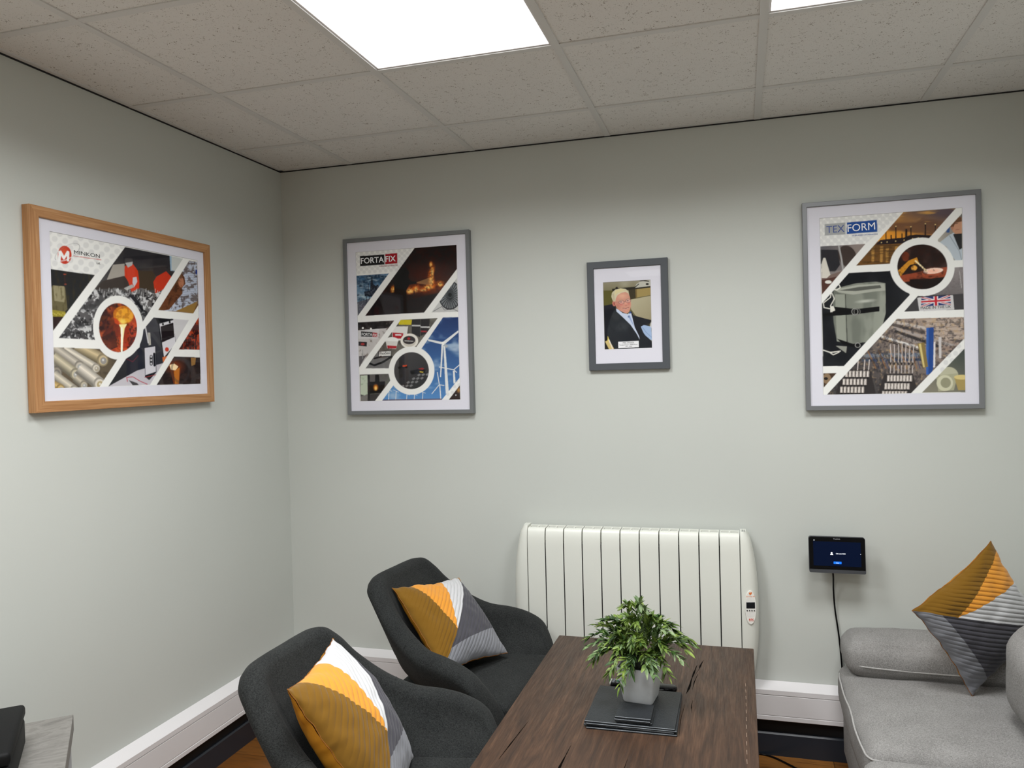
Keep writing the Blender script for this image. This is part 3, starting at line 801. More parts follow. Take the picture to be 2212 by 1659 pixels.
def cushion(label, TL, TR, BR, BL, thick=.13, seed=1, pat=(.45, .3, .15, .5, .3), sag=.0):
    TL, TR, BR, BL = map(Vector, (TL, TR, BR, BL)); c = (TL + TR + BR + BL) / 4
    X = (TR - TL + BR - BL).normalized(); Y = (TL - BL + TR - BR).normalized(); Nn = X.cross(Y).normalized()
    if (CAM - c).dot(Nn) < 0: Nn = -Nn
    t = thing('throw_cushion', label, 'cushion', c, 0, 'patchwork throw cushions')
    N = 216
    def pos(u, v, sgn):
        du, dv = 2 * u - 1, 2 * v - 1
        # seam line bows inwards between the corners
        uu = .5 + .5 * du * (1 - .075 * (1 - dv * dv) * abs(du) ** 2); vv = .5 + .5 * dv * (1 - .075 * (1 - du * du) * abs(dv) ** 2)
        p = TL * (1 - uu) * vv + TR * uu * vv + BR * uu * (1 - vv) + BL * (1 - uu) * (1 - vv)
        hh = (max(0, 1 - du * du) ** .55) * (max(0, 1 - dv * dv) ** .55)
        q = (u - v) / math.sqrt(2); ph = q * 17.5 * 2 / math.sqrt(2) + .5
        fr = ph - math.floor(ph); sc = max(0, 1 - abs(2 * fr - 1) ** 2.2) ** .6 - .7
        edge = min(1, 5 * min(u, 1 - u, v, 1 - v) + .15)
        w3 = p * 9 + Vector((seed * 3.1, 0, seed)); w4 = p * 26 + Vector((seed, seed * 7, 0))
        wr = mnoise.noise(w3) * .008 * edge + mnoise.noise(w4) * .0035 * edge
        # gathers towards the bottom-left edge
        g = .0016 * math.sin((u * 40 + v * 9) + 3 * mnoise.noise(w3)) * max(0, 1 - 3.5 * min(u, 1 - u, v, 1 - v))
        d = thick / 2 * hh + (.0048 * sc * edge if sgn > 0 else 0) + wr * (1 if sgn > 0 else .4) * hh ** .3 + g
        ea = max(0, 1 - 7 * min(u, 1 - u, v, 1 - v)); jv = mnoise.noise_vector(p * 38 + Vector((seed, 0, 0))) * .0032 + mnoise.noise_vector(p * 12 + Vector((0, seed, 0))) * .005
        return p - c + Nn * d * sgn + jv * ea
    b = bmesh.new(); uvl = b.loops.layers.uv.new('UVMap')
    grid = [[b.verts.new(pos(i / N, j / N, 1)) for j in range(N + 1)] for i in range(N + 1)]
    for i in range(N):
        for j in range(N):
            f = b.faces.new((grid[i][j], grid[i + 1][j], grid[i + 1][j + 1], grid[i][j + 1]))
            for lp, (a, d) in zip(f.loops, ((i, j), (i + 1, j), (i + 1, j + 1), (i, j + 1))): lp[uvl].uv = (a / N, d / N)
    add_obj('quilted_front', b, mat_patch(*pat), t, smooth='all')
    b = bmesh.new(); M2 = 108
    grid = [[b.verts.new(pos(i / M2, j / M2, -1)) for j in range(M2 + 1)] for i in range(M2 + 1)]
    for i in range(M2):
        for j in range(M2): b.faces.new((grid[i][j], grid[i + 1][j], grid[i + 1][j + 1], grid[i][j + 1]))
    add_obj('plain_back', b, M_MUST, t, smooth='all')
    b = bmesh.new(); pts = [pos(i / 108, 0, 1) for i in range(108)] + [pos(1, i / 108, 1) for i in range(108)] + [pos(1 - i / 108, 1, 1) for i in range(108)] + [pos(0, 1 - i / 108, 1) for i in range(109)]
    tube(b, pts, .0011, 6); add_obj('edge_seam', b, M_PIPO, t, smooth='all')
    return t
cushion('quilted mustard, white and grey cushion on the far armchair', (.816, -.624, .769), (.951, -.271, .722), (1.190, -.400, .474), (1.056, -.752, .510), .145, 1, (.32, .17, .18, .60, .28))
cushion('quilted mustard, white and grey cushion on the near armchair', (1.017, -1.657, .813), (.909, -1.241, .792), (1.139, -1.199, .441), (1.247, -1.615, .462), .175, 2, (.39, .27, .15, .50, .30))
cushion('quilted mustard, white and grey cushion standing on its corner on the sofa', (2.889, -.284, .942), (3.075, -.206, .64), (2.806, -.3545, .432), (2.613, -.432, .735), .12, 3, (.26, .16, .09, .42, .20))

# ================================================================ sofa
def sofa():
    t = thing('corner_sofa', 'light grey fabric sofa against the back wall at the right', 'sofa', (2.41, -2.0, 0))
    def W(b): b.transform(Matrix.Translation((-2.41, 2.0, 0))); return b
    S = lambda *a, **k: W(soft_box(*a, **k))
    add_obj('base', W(newbox(2.432, 3.26, -1.98, -.068, .06, .255, .02, 3)), M_GREYF, t)
    # seat cushions with piping
    for nm, y0, y1, zt, x0, sd in (('s1', -.812, -.068, .42, 2.415, 1), ('s2', -1.60, -.822, .415, 2.395, 2)):
        s = add_obj('seat_cushion', S(x0, 3.10, y0, y1, .256, zt, .045, (22, 22, 8), (.008, .004, .012), .0035, sd), M_GREYF, t, smooth='all')
        b = bmesh.new()
        e = zt - .030
        pts = [(x0 + .30 * 2.2, y0 - .001, e - .004)] + [(x0 + .3, y0 - .001, e)] + [(x0 + .06, y0 + .004, e), (x0 + .010, y0 + .018, e), (x0 - .001, y0 + .08, e)] + \
              [(x0 - .0035 - .002 * math.sin(k * 1.3), y0 + .1 + k * (y1 - y0 - .2) / 8, e + .002 * math.sin(k * 2.1)) for k in range(1, 8)] + [(x0 - .001, y1 - .08, e), (x0 + .014, y1 - .014, e)]
        tube(b, spline(pts, 4), .0034, 6); b.transform(Matrix.Translation((-2.41, 2, 0)))
        add_obj('piping', b, M_PIPE, s, smooth='all')
    add_obj('arm_frame', W(newbox(2.446, 2.95, -.100, -.0665, .06, .425, .010, 3)), M_GREYF, t)
    a = add_obj('arm_cushion', S(2.430, 2.99, -.262, -.036, .424, .548, .045, (22, 12, 8), (.006, .006, .016), .005, 7), M_GREYF, t, smooth='all')
    b = bmesh.new()
    tube(b, spline([(2.446, -.06, .492), (2.434, -.15, .485), (2.440, -.232, .478), (2.478, -.261, .472), (2.60, -.267, .468), (2.75, -.268, .466), (2.90, -.264, .466)], 6), .003, 6)
    b.transform(Matrix.Translation((-2.41, 2, 0))); add_obj('piping', b, M_PIPE, a, smooth='all')
    add_obj('back_frame', W(newbox(3.13, 3.275, -1.98, -.068, .06, .76, .03, 3)), M_GREYF, t)
    for y0, y1, sd in ((-1.16, -.47, 4), (-1.87, -1.17, 5)):
        b = soft_box(2.858, 3.128, y0, y1, .43, .745, .095, (12, 20, 14), (.015, .006, .012), .006, sd)
        add_obj('back_cushion', W(b), M_GREYF, t, smooth='all')
    for x in (2.50, 3.18):
        for y in (-.12, -1.90): b = bmesh.new(); cyl(b, (x, y, .03), .022, .06, r2=.026); add_obj('foot', W(b), M_LEGW, t)
sofa()

# ================================================================ stone-topped unit and black case, bottom left
ang = math.radians(-47.5)
def unit():
    t = thing('side_unit', 'grey stone-topped side unit in the bottom left corner', 'side table', (.295, -1.578, 0), ang)
    # local +x runs along the right edge towards the camera, -y away from the view to the left
    add_obj('stone_top', newbox(0, .62, -.355, 0, .606, .65, .002, 2), M_STONE, t, smooth=False)
    add_obj('cabinet_body', newbox(.06, .60, -.34, -.004, .06, .6055, .003, 1), M_CABM, t, smooth=False)
    for x in (.09, .57):
        for y in (-.32, -.04): b = bmesh.new(); cyl(b, (x, y, .03), .014, .06); add_obj('foot', b, M_STEEL, t)
unit()
def case():
    t = thing('storage_case', 'black vinyl storage case standing on the grey stone top', 'case', (.295, -1.578, .65), ang)
    add_obj('case_body', newbox(.145, .44, -.34, -.098, 0, .072, .010, 3), M_LEATH, t)
    add_obj('lid', newbox(.143, .442, -.342, -.096, .0725, .104, .010, 3), M_LEATH, t)
    b = bmesh.new(); tube(b, [(.20, -.325, .1042), (.20, -.16, .1042)], .0010, 6); add_obj('seam', b, M_LEATH, t)
    b = bmesh.new(); tube(b, spline([(.446, -.27, .05), (.458, -.265, .075), (.462, -.22, .08), (.458, -.175, .075), (.446, -.17, .05)], 5), .004, 8); add_obj('handle', b, M_LEATH, t)
case()

# ================================================================ framed pictures
# Each print is painted as a fine grid of coloured points; design coordinates run over the
# print's own four corners (q), so shapes can be laid out freely and stay flat in the print.
def homog(src, dst):
    A = []; B = []
    for (x, y), (u, v) in zip(src, dst):
        A += [[x, y, 1, 0, 0, 0, -u * x, -u * y], [0, 0, 0, x, y, 1, -v * x, -v * y]]; B += [u, v]
    h = np.linalg.solve(np.array(A, float), np.array(B, float)); return np.append(h, 1).reshape(3, 3)
class Paint:
    def __init__(s, q, w, h, res=.0015, bg=(238, 238, 234)):
        s.w, s.h = w, h
        s.nx, s.ny = int(w / res) + 1, int(h / res) + 1
        s.Hm = homog([(0, 1), (1, 1), (0, 0), (1, 0)], q); s.Hi = np.linalg.inv(s.Hm)
        K = 2
        u, v = np.meshgrid((np.arange(s.nx * K) + .5) / (s.nx * K), (np.arange(s.ny * K) + .5) / (s.ny * K))
        d = s.Hm[2, 0] * u + s.Hm[2, 1] * v + 1
        s.X = (s.Hm[0, 0] * u + s.Hm[0, 1] * v + s.Hm[0, 2]) / d; s.Y = (s.Hm[1, 0] * u + s.Hm[1, 1] * v + s.Hm[1, 2]) / d
        s.I = np.zeros(u.shape + (3,)) + np.array(bg, float); s.clip = None; s.K = K
    def uv(s, x, y):
        p = s.Hi @ np.array([x, y, 1.0]); return p[0] / p[2] * s.w, p[1] / p[2] * s.h
    def pip(s, pts):
        X, Y = s.X, s.Y; ins = np.zeros(X.shape, bool); n = len(pts)
        for i in range(n):
            x0, y0 = pts[i]; x1, y1 = pts[(i + 1) % n]
            if y0 == y1: continue
            c = ((Y >= y0) != (Y >= y1)) & (X < (x1 - x0) * (Y - y0) / (y1 - y0) + x0); ins ^= c
        return ins
    def put(s, m, col, a=1.0):
        m = m.astype(float) if m.dtype == bool else m
        if s.clip is not None: m = m * s.clip
        m = (m * a)[..., None]; s.I = s.I * (1 - m) + np.asarray(col, float) * m
    def poly(s, pts, col, a=1.0): s.put(s.pip(pts), col, a)
    def ell(s, cx, cy, rx, ry, col, a=1.0, rot=0, soft=0, rin=0):
        c, n = math.cos(math.radians(rot)), math.sin(math.radians(rot)); dx, dy = s.X - cx, s.Y - cy
        r = np.sqrt(((dx * c + dy * n) / rx) ** 2 + ((-dx * n + dy * c) / ry) ** 2)
        m = (r < 1) if not soft else np.clip((1 - r) / soft, 0, 1)
        if rin: m = m & (r > rin)
        s.put(m, col, a)
    def line(s, p, q, w, col, a=1.0, soft=0):
        dx, dy = q[0] - p[0], q[1] - p[1]; L = dx * dx + dy * dy
        t = np.clip(((s.X - p[0]) * dx + (s.Y - p[1]) * dy) / L, 0, 1)
        d = np.hypot(s.X - p[0] - t * dx, s.Y - p[1] - t * dy)
        s.put((d < w / 2) if not soft else np.clip((w / 2 - d) / soft, 0, 1), col, a)
    def path(s, pts, w, col, a=1.0):
        for p, q in zip(pts, pts[1:]): s.line(p, q, w, col, a)
    def grad(s, p, q, c0, c1, a=1.0, m=None):
        dx, dy = q[0] - p[0], q[1] - p[1]
        t = np.clip(((s.X - p[0]) * dx + (s.Y - p[1]) * dy) / (dx * dx + dy * dy), 0, 1)[..., None]
        c = np.asarray(c0, float) * (1 - t) + np.asarray(c1, float) * t
        s.put(np.ones(s.X.shape) if m is None else m, c, a)
    def noise(s, sc, seed, st=(1, 1)):
        r = np.random.RandomState(seed).rand(64, 64)
        x = s.X / sc * st[0]; y = s.Y / sc * st[1]; xi = np.floor(x).astype(int); yi = np.floor(y).astype(int)
        fx, fy = x - xi, y - yi; fx = fx * fx * (3 - 2 * fx); fy = fy * fy * (3 - 2 * fy)
        g = lambda i, j: r[j % 64, i % 64]
        return (g(xi, yi) * (1 - fx) + g(xi + 1, yi) * fx) * (1 - fy) + (g(xi, yi + 1) * (1 - fx) + g(xi + 1, yi + 1) * fx) * fy
    def fbm(s, sc, seed, st=(1, 1)): return .5 * s.noise(sc, seed, st) + .3 * s.noise(sc / 2.1, seed + 1, st) + .2 * s.noise(sc / 4.3, seed + 2, st)
    def tex(s, sc, seed, lo, hi, col, a=1.0, st=(1, 1)): s.put(np.clip((s.fbm(sc, seed, st) - lo) / (hi - lo), 0, 1), col, a)
    def begin(s, pts, bg):
        s.clip = None; m = s.pip(pts) if isinstance(pts, list) else pts; s.put(m, bg); s.clip = m.astype(float)
    def end(s): s.clip = None
    def ring(s, cx, cy, rox, roy, rix, riy): s.end(); s.ell(cx, cy, rox, roy, (238, 238, 234))
    def circ(s, cx, cy, rx, ry): return ((s.X - cx) / rx) ** 2 + ((s.Y - cy) / ry) ** 2 < 1
    def dots(s, x0, x1, y0, y1, dx, dy, r, sk, m):
        s.clip = s.pip(m).astype(float)
        j = 0; y = y0
        while y < y1:
            x = x0 + (dx / 2 if j % 2 else 0)
            while x < x1: s.ell(x, y + (x - x0) * sk, r, r, (219, 219, 217), .8); x += dx
            y += dy; j += 1
        s.clip = None
    def mesh(s, name):
        K = s.K; I = s.I.reshape(s.ny, K, s.nx, K, 3).mean((1, 3)) / 255.0
        I = np.where(I <= .04045, I / 12.92, ((np.clip(I, 0, 1) + .055) / 1.055) ** 2.4)
        nx, ny = s.nx, s.ny
        # one quad per painted cell, colour on the face corners
        gx, gz = np.meshgrid(np.arange(nx + 1) * s.w / nx, np.arange(ny + 1) * s.h / ny)
        co = np.stack([gx, np.zeros_like(gx), gz], -1).reshape(-1, 3)
        i, j = np.meshgrid(np.arange(nx), np.arange(ny)); a = (j * (nx + 1) + i).reshape(-1)
        f = np.stack([a, a + 1, a + nx + 2, a + nx + 1], -1)
        me = bpy.data.meshes.new(name); me.vertices.add(len(co)); me.vertices.foreach_set('co', co.reshape(-1).astype(np.float32))
        me.loops.add(f.size); me.loops.foreach_set('vertex_index', f.reshape(-1).astype(np.int32))
        me.polygons.add(len(f)); me.polygons.foreach_set('loop_start', (np.arange(len(f)) * 4).astype(np.int32))
        me.update(calc_edges=True)
        # smooth between cells: average onto points
        P = np.zeros((ny + 1, nx + 1, 3)); P_ = np.pad(I, ((1, 1), (1, 1), (0, 0)), 'edge')
        P = (P_[:-1, :-1] + P_[1:, :-1] + P_[:-1, 1:] + P_[1:, 1:]) / 4
        ca = me.color_attributes.new('ink', 'FLOAT_COLOR', 'POINT')
        ca.data.foreach_set('color', np.concatenate([P.reshape(-1, 3), np.ones((P.shape[0] * P.shape[1], 1))], 1).reshape(-1).astype(np.float32))
        return me

def mat_print():
    n = NT('printed_paper'); n.rough(.8); n.spec(.1)
    a = n.node('ShaderNodeAttribute', attribute_name='ink'); n.base(a.outputs['Color']); return n.m
M_PRINT = mat_print()
def mat_glass():
    n = NT('picture_glass'); gl = n.node('ShaderNodeBsdfGlossy'); gl.inputs['Roughness'].default_value = .01
    tr = n.node('ShaderNodeBsdfTransparent'); ge = n.node('ShaderNodeNewGeometry'); dp = n.node('ShaderNodeVectorMath', operation='DOT_PRODUCT'); n.link(ge.outputs['Normal'], dp.inputs[0]); n.link(ge.outputs['Incoming'], dp.inputs[1])
    fz = n.math('ADD', n.math('MULTIPLY', n.math('POWER', n.math('SUBTRACT', 1.0, n.math('ABSOLUTE', dp.outputs['Value'])), 5.0), .5), .012)
    mx = n.node('ShaderNodeMixShader'); n.link(fz, mx.inputs[0]); n.link(tr.outputs[0], mx.inputs[1]); n.link(gl.outputs[0], mx.inputs[2])
    n.link(mx.outputs[0], n.out.inputs['Surface']); return n.m
M_GLASS = mat_glass()
M_MOUNT = simple('white_mount_board', '#dedde6', .8, spec=.1)
M_BEV = simple('cream_bevel_edge', '#c9c8ca', .8)
def mat_oak():
    n = NT('light_oak'); n.rough(.5); n.spec(.3)
    g = n.noise(n.coord(scale=(1.2, 40, 40)), 3.5, 5, .6, .5)
    n.base(n.ramp(g, [(.3, lin('#94673f')), (.5, lin('#ab7d52')), (.7, lin('#be9266'))])); n.bump(g, .15, .001); return n.m
def mat_oakv():
    n = NT('light_oak_upright'); n.rough(.5); n.spec(.3)
    g = n.noise(n.coord(scale=(40, 40, 1.2)), 3.5, 5, .6, .5)
    n.base(n.ramp(g, [(.3, lin('#94673f')), (.5, lin('#ab7d52')), (.7, lin('#be9266'))])); n.bump(g, .15, .001); return n.m
M_GREY1 = simple('grey_painted_frame', '#6c6f70', .45); M_GREY3 = simple('grey_foil_frame', '#77797b', .38, .15); M_GREY2 = simple('slate_grey_frame', '#474b50', .55)

def picture(name, label, loc, rz, W, Hh, fw, depth, mt, mats, painter, px, pz, inset, texts, cat='picture'):
    """loc = lower left of the frame on the wall; W x Hh outside size; fw moulding width; print lower-left at px, pz"""
    t = thing(name, label, cat, loc, rz)
    inner = fw
    # four mitred mouldings in one frame part: profile (across, out)
    b = bmesh.new()
    prof = [(0, -.0008), (0, -depth + .001), (.001, -depth), (fw - .0015, -depth), (fw, -depth + .0015), (fw, -.0008)]
    rings = []
    for d, y in prof: rings.append([b.verts.new(p) for p in ((d, y, d), (W - d, y, d), (W - d, y, Hh - d), (d, y, Hh - d))])
    for r0, r1 in zip(rings, rings[1:] + rings[:1]):
        for k in range(4):
            f = b.faces.new((r0[k], r0[(k + 1) % 4], r1[(k + 1) % 4], r1[k])); f.material_index = (k % 2) if len(mats) > 1 else 0
    add_obj('frame', b, mats, t, smooth=False)
    yb = -mt
    pw, ph = painter.w, painter.h
    # mount: a board with a bevelled window
    b = bmesh.new(); o = [(fw + .0002, fw + .0002), (W - fw - .0002, fw + .0002), (W - fw - .0002, Hh - fw - .0002), (fw + .0002, Hh - fw - .0002)]
    wi = [(px, pz), (px + pw, pz), (px + pw, pz + ph), (px, pz + ph)]; e = .0012
    wo = [(px - e, pz - e), (px + pw + e, pz - e), (px + pw + e, pz + ph + e), (px - e, pz + ph + e)]
    R0 = [b.verts.new((x, yb - .0015, z)) for x, z in o]; R1 = [b.verts.new((x, yb - .0015, z)) for x, z in wo]; R2 = [b.verts.new((x, yb, z)) for x, z in wi]
    R3 = [b.verts.new((x, yb, z)) for x, z in o]
    for k in range(4):
        b.faces.new((R0[k], R0[(k + 1) % 4], R1[(k + 1) % 4], R1[k])).material_index = 0
        b.faces.new((R1[k], R1[(k + 1) % 4], R2[(k + 1) % 4], R2[k])).material_index = 1
        b.faces.new((R2[k], R2[(k + 1) % 4], R3[(k + 1) % 4], R3[k])).material_index = 0
    add_obj('mount', b, [M_MOUNT, M_BEV], t, smooth=False)
    pr = add_obj('print', painter.mesh('print'), M_PRINT, t, smooth=False, loc=(px, yb + .0003, pz))
    for s, q0, q1, hcap, col, bold in texts:
        x0, z0 = painter.uv(*q0); x1, z1 = painter.uv(*q1); zc = painter.uv(*hcap)[1] - z0
        b = bmesh.new(); text_bm(b, s, x0, z0, x1 - x0, zc, -.0006, bold=bold, rot=-math.atan2(z1 - z0, x1 - x0))
        add_obj('lettering', b, simple('ink_' + s[:3].lower(), col, .6), pr, smooth=False)
    add_obj('glass', newbox(fw + .0002, W - fw - .0002, yb - .0045, yb - .0025, fw + .0002, Hh - fw - .0002), M_GLASS, t, smooth=False)
    add_obj('backing_board', newbox(fw + .0002, W - fw - .0002, yb + .001, yb + .003, fw + .0002, Hh - fw - .0002), M_MATTE, t, smooth=False)
    return t
WHT = (238, 238, 234)

# ---- picture A: fire / wind turbines poster ---------------------------------------------
A = Paint([(148, 245), (968, 190), (185, 1455), (1000, 1445)], .492, .684)
A.dots(150, 600, 255, 430, 44, 22, 14, -.06, [(148, 240), (628, 212), (490, 418), (153, 435)])
A.begin([(628, 212), (968, 190), (972, 385), (705, 738), (225, 762)], (16, 9, 10))
A.ell(760, 470, 330, 190, (96, 30, 12), .8, soft=.9); A.ell(700, 540, 240, 70, (190, 80, 20), .7, soft=.9); A.tex(60, 3, .45, .8, (20, 8, 8), .8)
for k, (x, y, rx, ry) in enumerate([(765, 470, 34, 95), (770, 400, 28, 75), (760, 345, 20, 32), (740, 530, 70, 26), (590, 560, 60, 36), (450, 545, 24, 42), (835, 505, 42, 34), (700, 555, 60, 16), (640, 545, 30, 40)]):
    A.ell(x, y, rx, ry, (236, 120, 28), .85, soft=.6, rot=(k * 23) % 30 - 12); A.ell(x, y + ry * .15, rx * .62, ry * .7, (255, 214, 120), .9, soft=.7)
A.tex(14, 5, .52, .62, (60, 16, 6), .5)
A.poly([(640, 494), (760, 450), (770, 520), (650, 500)], (240, 190, 120), .45)
A.poly([(340, 600), (520, 560), (560, 640), (900, 560), (705, 738), (225, 762)], (24, 18, 20), .9); A.tex(24, 8, .5, .8, (70, 52, 50), .35)
A.poly([(470, 420), (520, 372), (560, 370), (585, 410), (575, 450), (600, 480), (645, 488), (640, 504), (585, 510), (560, 560), (572, 740), (505, 745), (500, 600), (462, 560), (460, 470)], (14, 11, 12))
A.poly([(355, 585), (510, 618), (520, 745), (372, 750)], (38, 34, 36)); A.line((622, 560), (626, 600), 6, (14, 11, 12))
A.begin([(153, 435), (418, 418), (165, 762)], (92, 132, 164)); A.grad((200, 430), (190, 720), (52, 92, 128), (150, 176, 190)); A.tex(60, 12, .45, .7, (24, 46, 66), .85, (.6, 1.6)); A.tex(40, 14, .55, .75, (190, 208, 214), .8, (.6, 1.6))
A.poly([(160, 650), (300, 610), (165, 762)], (84, 86, 96)); A.poly([(215, 565), (265, 555), (268, 500), (276, 440), (282, 440), (288, 500), (310, 520), (330, 505), (340, 545), (300, 610), (222, 602)], (26, 34, 46))
A.line((235, 590), (232, 665), 6, (26, 34, 46)); A.line((250, 500), (252, 560), 5, (26, 34, 46)); A.line((262, 600), (258, 640), 5, (30, 38, 50)); A.tex(12, 17, .5, .7, (190, 190, 200), .3)
A.begin([(972, 460), (982, 735), (765, 738)], (196, 196, 194)); A.ell(915, 600, 92, 118, (40, 42, 46)); A.ell(915, 600, 84, 108, (112, 116, 120))
for k in range(26):
    a = 2 * PI * k / 26; A.line((915, 598), (915 + 84 * math.cos(a), 600 + 108 * math.sin(a)), 5.5, (24, 26, 30))
A.ell(915, 596, 26, 30, (58, 62, 66)); A.ell(915, 596, 15, 17, (20, 22, 24)); A.path([(780, 730), (850, 690), (870, 720), (940, 712), (980, 730)], 4, (90, 90, 92))
A.begin([(165, 815), (462, 802), (178, 1180)], (196, 192, 190)); A.poly([(160, 812), (470, 798), (420, 862), (168, 880)], (38, 34, 34)); A.tex(30, 22, .5, .7, (104, 92, 84), .7)
A.poly([(165, 880), (340, 868), (330, 950), (170, 948)], (206, 204, 204)); A.poly([(192, 888), (285, 896), (284, 934), (192, 930)], (30, 28, 30)); A.poly([(286, 898), (324, 903), (322, 936), (285, 934)], (168, 30, 38))
A.poly([(172, 972), (240, 976), (238, 1012), (172, 1006)], (48, 44, 46)); A.ell(205, 992, 16, 10, (160, 60, 60)); A.ell(206, 862, 8, 8, (255, 255, 250)); A.ell(272, 868, 8, 8, (255, 255, 250))
A.poly([(175, 1090), (235, 1084), (178, 1180)], (92, 88, 90)); A.line((205, 1040), (205, 1110), 5, (150, 150, 150))
PR = [(515, 797), (815, 785), (640, 1020), (540, 1070), (430, 1190), (228, 1190)]
A.begin(PR, (108, 104, 96)); A.tex(60, 31, .4, .7, (66, 62, 58), .8)
A.poly([(500, 797), (606, 797), (600, 838), (498, 836)], (206, 190, 40)); A.poly([(440, 850), (575, 850), (560, 960), (450, 970)], (226, 224, 220)); A.poly([(448, 900), (536, 906), (530, 950), (452, 948)], (176, 34, 44)); A.poly([(470, 912), (520, 914), (519, 926), (470, 924)], (230, 220, 220))
A.poly([(606, 790), (676, 790), (672, 940), (604, 905)], (42, 42, 44)); A.poly([(606, 838), (676, 840), (675, 852), (606, 850)], (190, 190, 188)); A.poly([(678, 790), (752, 788), (740, 900), (676, 930)], (38, 36, 38)); A.poly([(676, 850), (752, 852), (751, 864), (676, 862)], (196, 196, 194)); A.poly([(680, 885), (728, 888), (726, 900), (680, 898)], (150, 40, 48))
A.ell(442, 965, 54, 28, (236, 236, 232)); A.poly([(392, 968), (492, 972), (478, 1034), (404, 1028)], (216, 214, 208)); A.poly([(404, 1004), (482, 1010), (478, 1030), (408, 1028)], (172, 40, 48))
A.ell(585, 968, 72, 60, (236, 232, 222)); A.ell(585, 972, 54, 44, (206, 200, 188)); A.ell(583, 962, 50, 34, (56, 52, 54)); A.ell(580, 950, 12, 10, (170, 36, 44)); A.line((548, 968), (616, 972), 5, (220, 216, 210))
A.poly([(332, 1052), (438, 1046), (434, 1098), (326, 1104)], (60, 56, 58)); A.poly([(340, 1056), (436, 1050), (433, 1088), (336, 1092)], (226, 224, 220)); A.poly([(228, 1190), (330, 1060), (332, 1110), (430, 1100), (430, 1190)], (112, 110, 110)); A.path([(262, 1150), (300, 1165), (370, 1140), (440, 1095)], 16, (24, 24, 26)); A.path([(300, 1110), (355, 1095)], 14, (34, 30, 32))
WM = [(858, 780), (982, 778), (992, 1270), (848, 1448), (362, 1455), (455, 1330), (560, 1380), (720, 1330), (770, 1200), (720, 1080), (682, 1035)]
A.begin(WM, (34, 78, 138)); A.grad((850, 780), (700, 1450), (20, 50, 104), (86, 140, 196)); A.tex(110, 41, .5, .78, (176, 196, 214), .8, (.7, 1.4)); A.ell(965, 1040, 60, 50, (176, 190, 206), .55, soft=.8)
TW = (226, 228, 226)
A.poly([(862, 1010), (876, 1010), (906, 1395), (880, 1400)], TW); A.poly([(856, 980), (735, 955), (738, 970), (845, 998)], TW); A.poly([(862, 975), (982, 885), (984, 902), (876, 995)], TW); A.poly([(846, 1000), (862, 1000), (842, 1265), (834, 1262)], TW); A.ell(862, 990, 16, 14, (240, 240, 236)); A.poly([(870, 990), (900, 1010), (888, 1028), (866, 1010)], (170, 176, 182))
A.poly([(938, 1215), (952, 1212), (960, 1310), (944, 1320)], TW); A.path([(945, 1205), (828, 1182)], 7, TW); A.path([(945, 1205), (992, 1165)], 7, TW); A.path([(948, 1208), (968, 1226)], 7, TW); A.path([(828, 1325), (812, 1225)], 6, TW); A.path([(828, 1325), (866, 1332)], 6, TW); A.path([(828, 1325), (768, 1398)], 6, TW); A.line((832, 1328), (840, 1440), 8, TW)
for x, y in ((420, 1368), (478, 1376), (566, 1400), (628, 1402), (695, 1385)): A.line((x, y), (x - 4, 1450), 5, TW); A.path([(x - 22, y - 10), (x, y), (x + 20, y + 8)], 3.5, TW)
A.poly([(362, 1455), (848, 1448), (850, 1438), (372, 1444)], (96, 60, 70), .7)
A.begin([(182, 1240), (415, 1235), (430, 1290), (305, 1455), (188, 1455)], (92, 88, 86)); A.poly([(188, 1248), (244, 1246), (246, 1420), (190, 1400)], (190, 200, 180)); A.tex(22, 52, .5, .7, (110, 130, 96), .4); A.poly([(246, 1240), (262, 1240), (268, 1455), (246, 1455)], (40, 36, 36)); A.poly([(262, 1300), (388, 1296), (384, 1340), (355, 1390), (262, 1396)], (22, 20, 20)); A.poly([(308, 1240), (336, 1240), (345, 1300), (305, 1300)], (20, 20, 20))
A.ell(312, 1345, 26, 34, (230, 130, 40), .9, soft=.6); A.ell(312, 1352, 14, 22, (255, 220, 130), .9, soft=.6); A.poly([(268, 1400), (340, 1396), (305, 1455), (268, 1455)], (60, 56, 56)); A.poly([(188, 1420), (246, 1400), (246, 1455), (188, 1455)], (120, 116, 112))
A.end(); A.dots(880, 1010, 1290, 1450, 36, 40, 13, -.4, [(995, 1270), (998, 1330), (905, 1447), (848, 1448)])
A.begin([(995, 1330), (998, 1445), (905, 1447)], (44, 30, 28)); A.ell(985, 1370, 22, 30, (206, 150, 70), .8, soft=.8); A.ell(962, 1410, 5, 5, (220, 220, 220))
A.ring(603, 1210, 186, 196, 0, 0); A.begin(A.circ(602, 1210, 141, 150), (46, 46, 48)); A.grad((470, 1100), (740, 1330), (74, 72, 74), (36, 36, 38)); A.poly([(500, 1080), (545, 1070), (548, 1330), (500, 1320)], (34, 32, 34), .8)
for k in range(9):
    for j in range(3):
        if (k + j) % 2 == 0: x = 516 + k * 22 + j * 12; y = 1336 - k * 15 + j * 13; A.poly([(x, y), (x + 20, y - 13), (x + 31, y - 1), (x + 11, y + 12)], (150, 150, 150), .7)
A.poly([(590, 1212), (660, 1195), (720, 1205), (715, 1228), (630, 1240), (594, 1232)], (24, 24, 34)); A.ell(612, 1226, 17, 17, (14, 14, 16)); A.ell(700, 1216, 16, 17, (14, 14, 16)); A.poly([(655, 1196), (690, 1186), (708, 1196), (690, 1204)], (150, 40, 44)); A.poly([(668, 1214), (700, 1220), (696, 1228), (668, 1224)], (206, 180, 60))
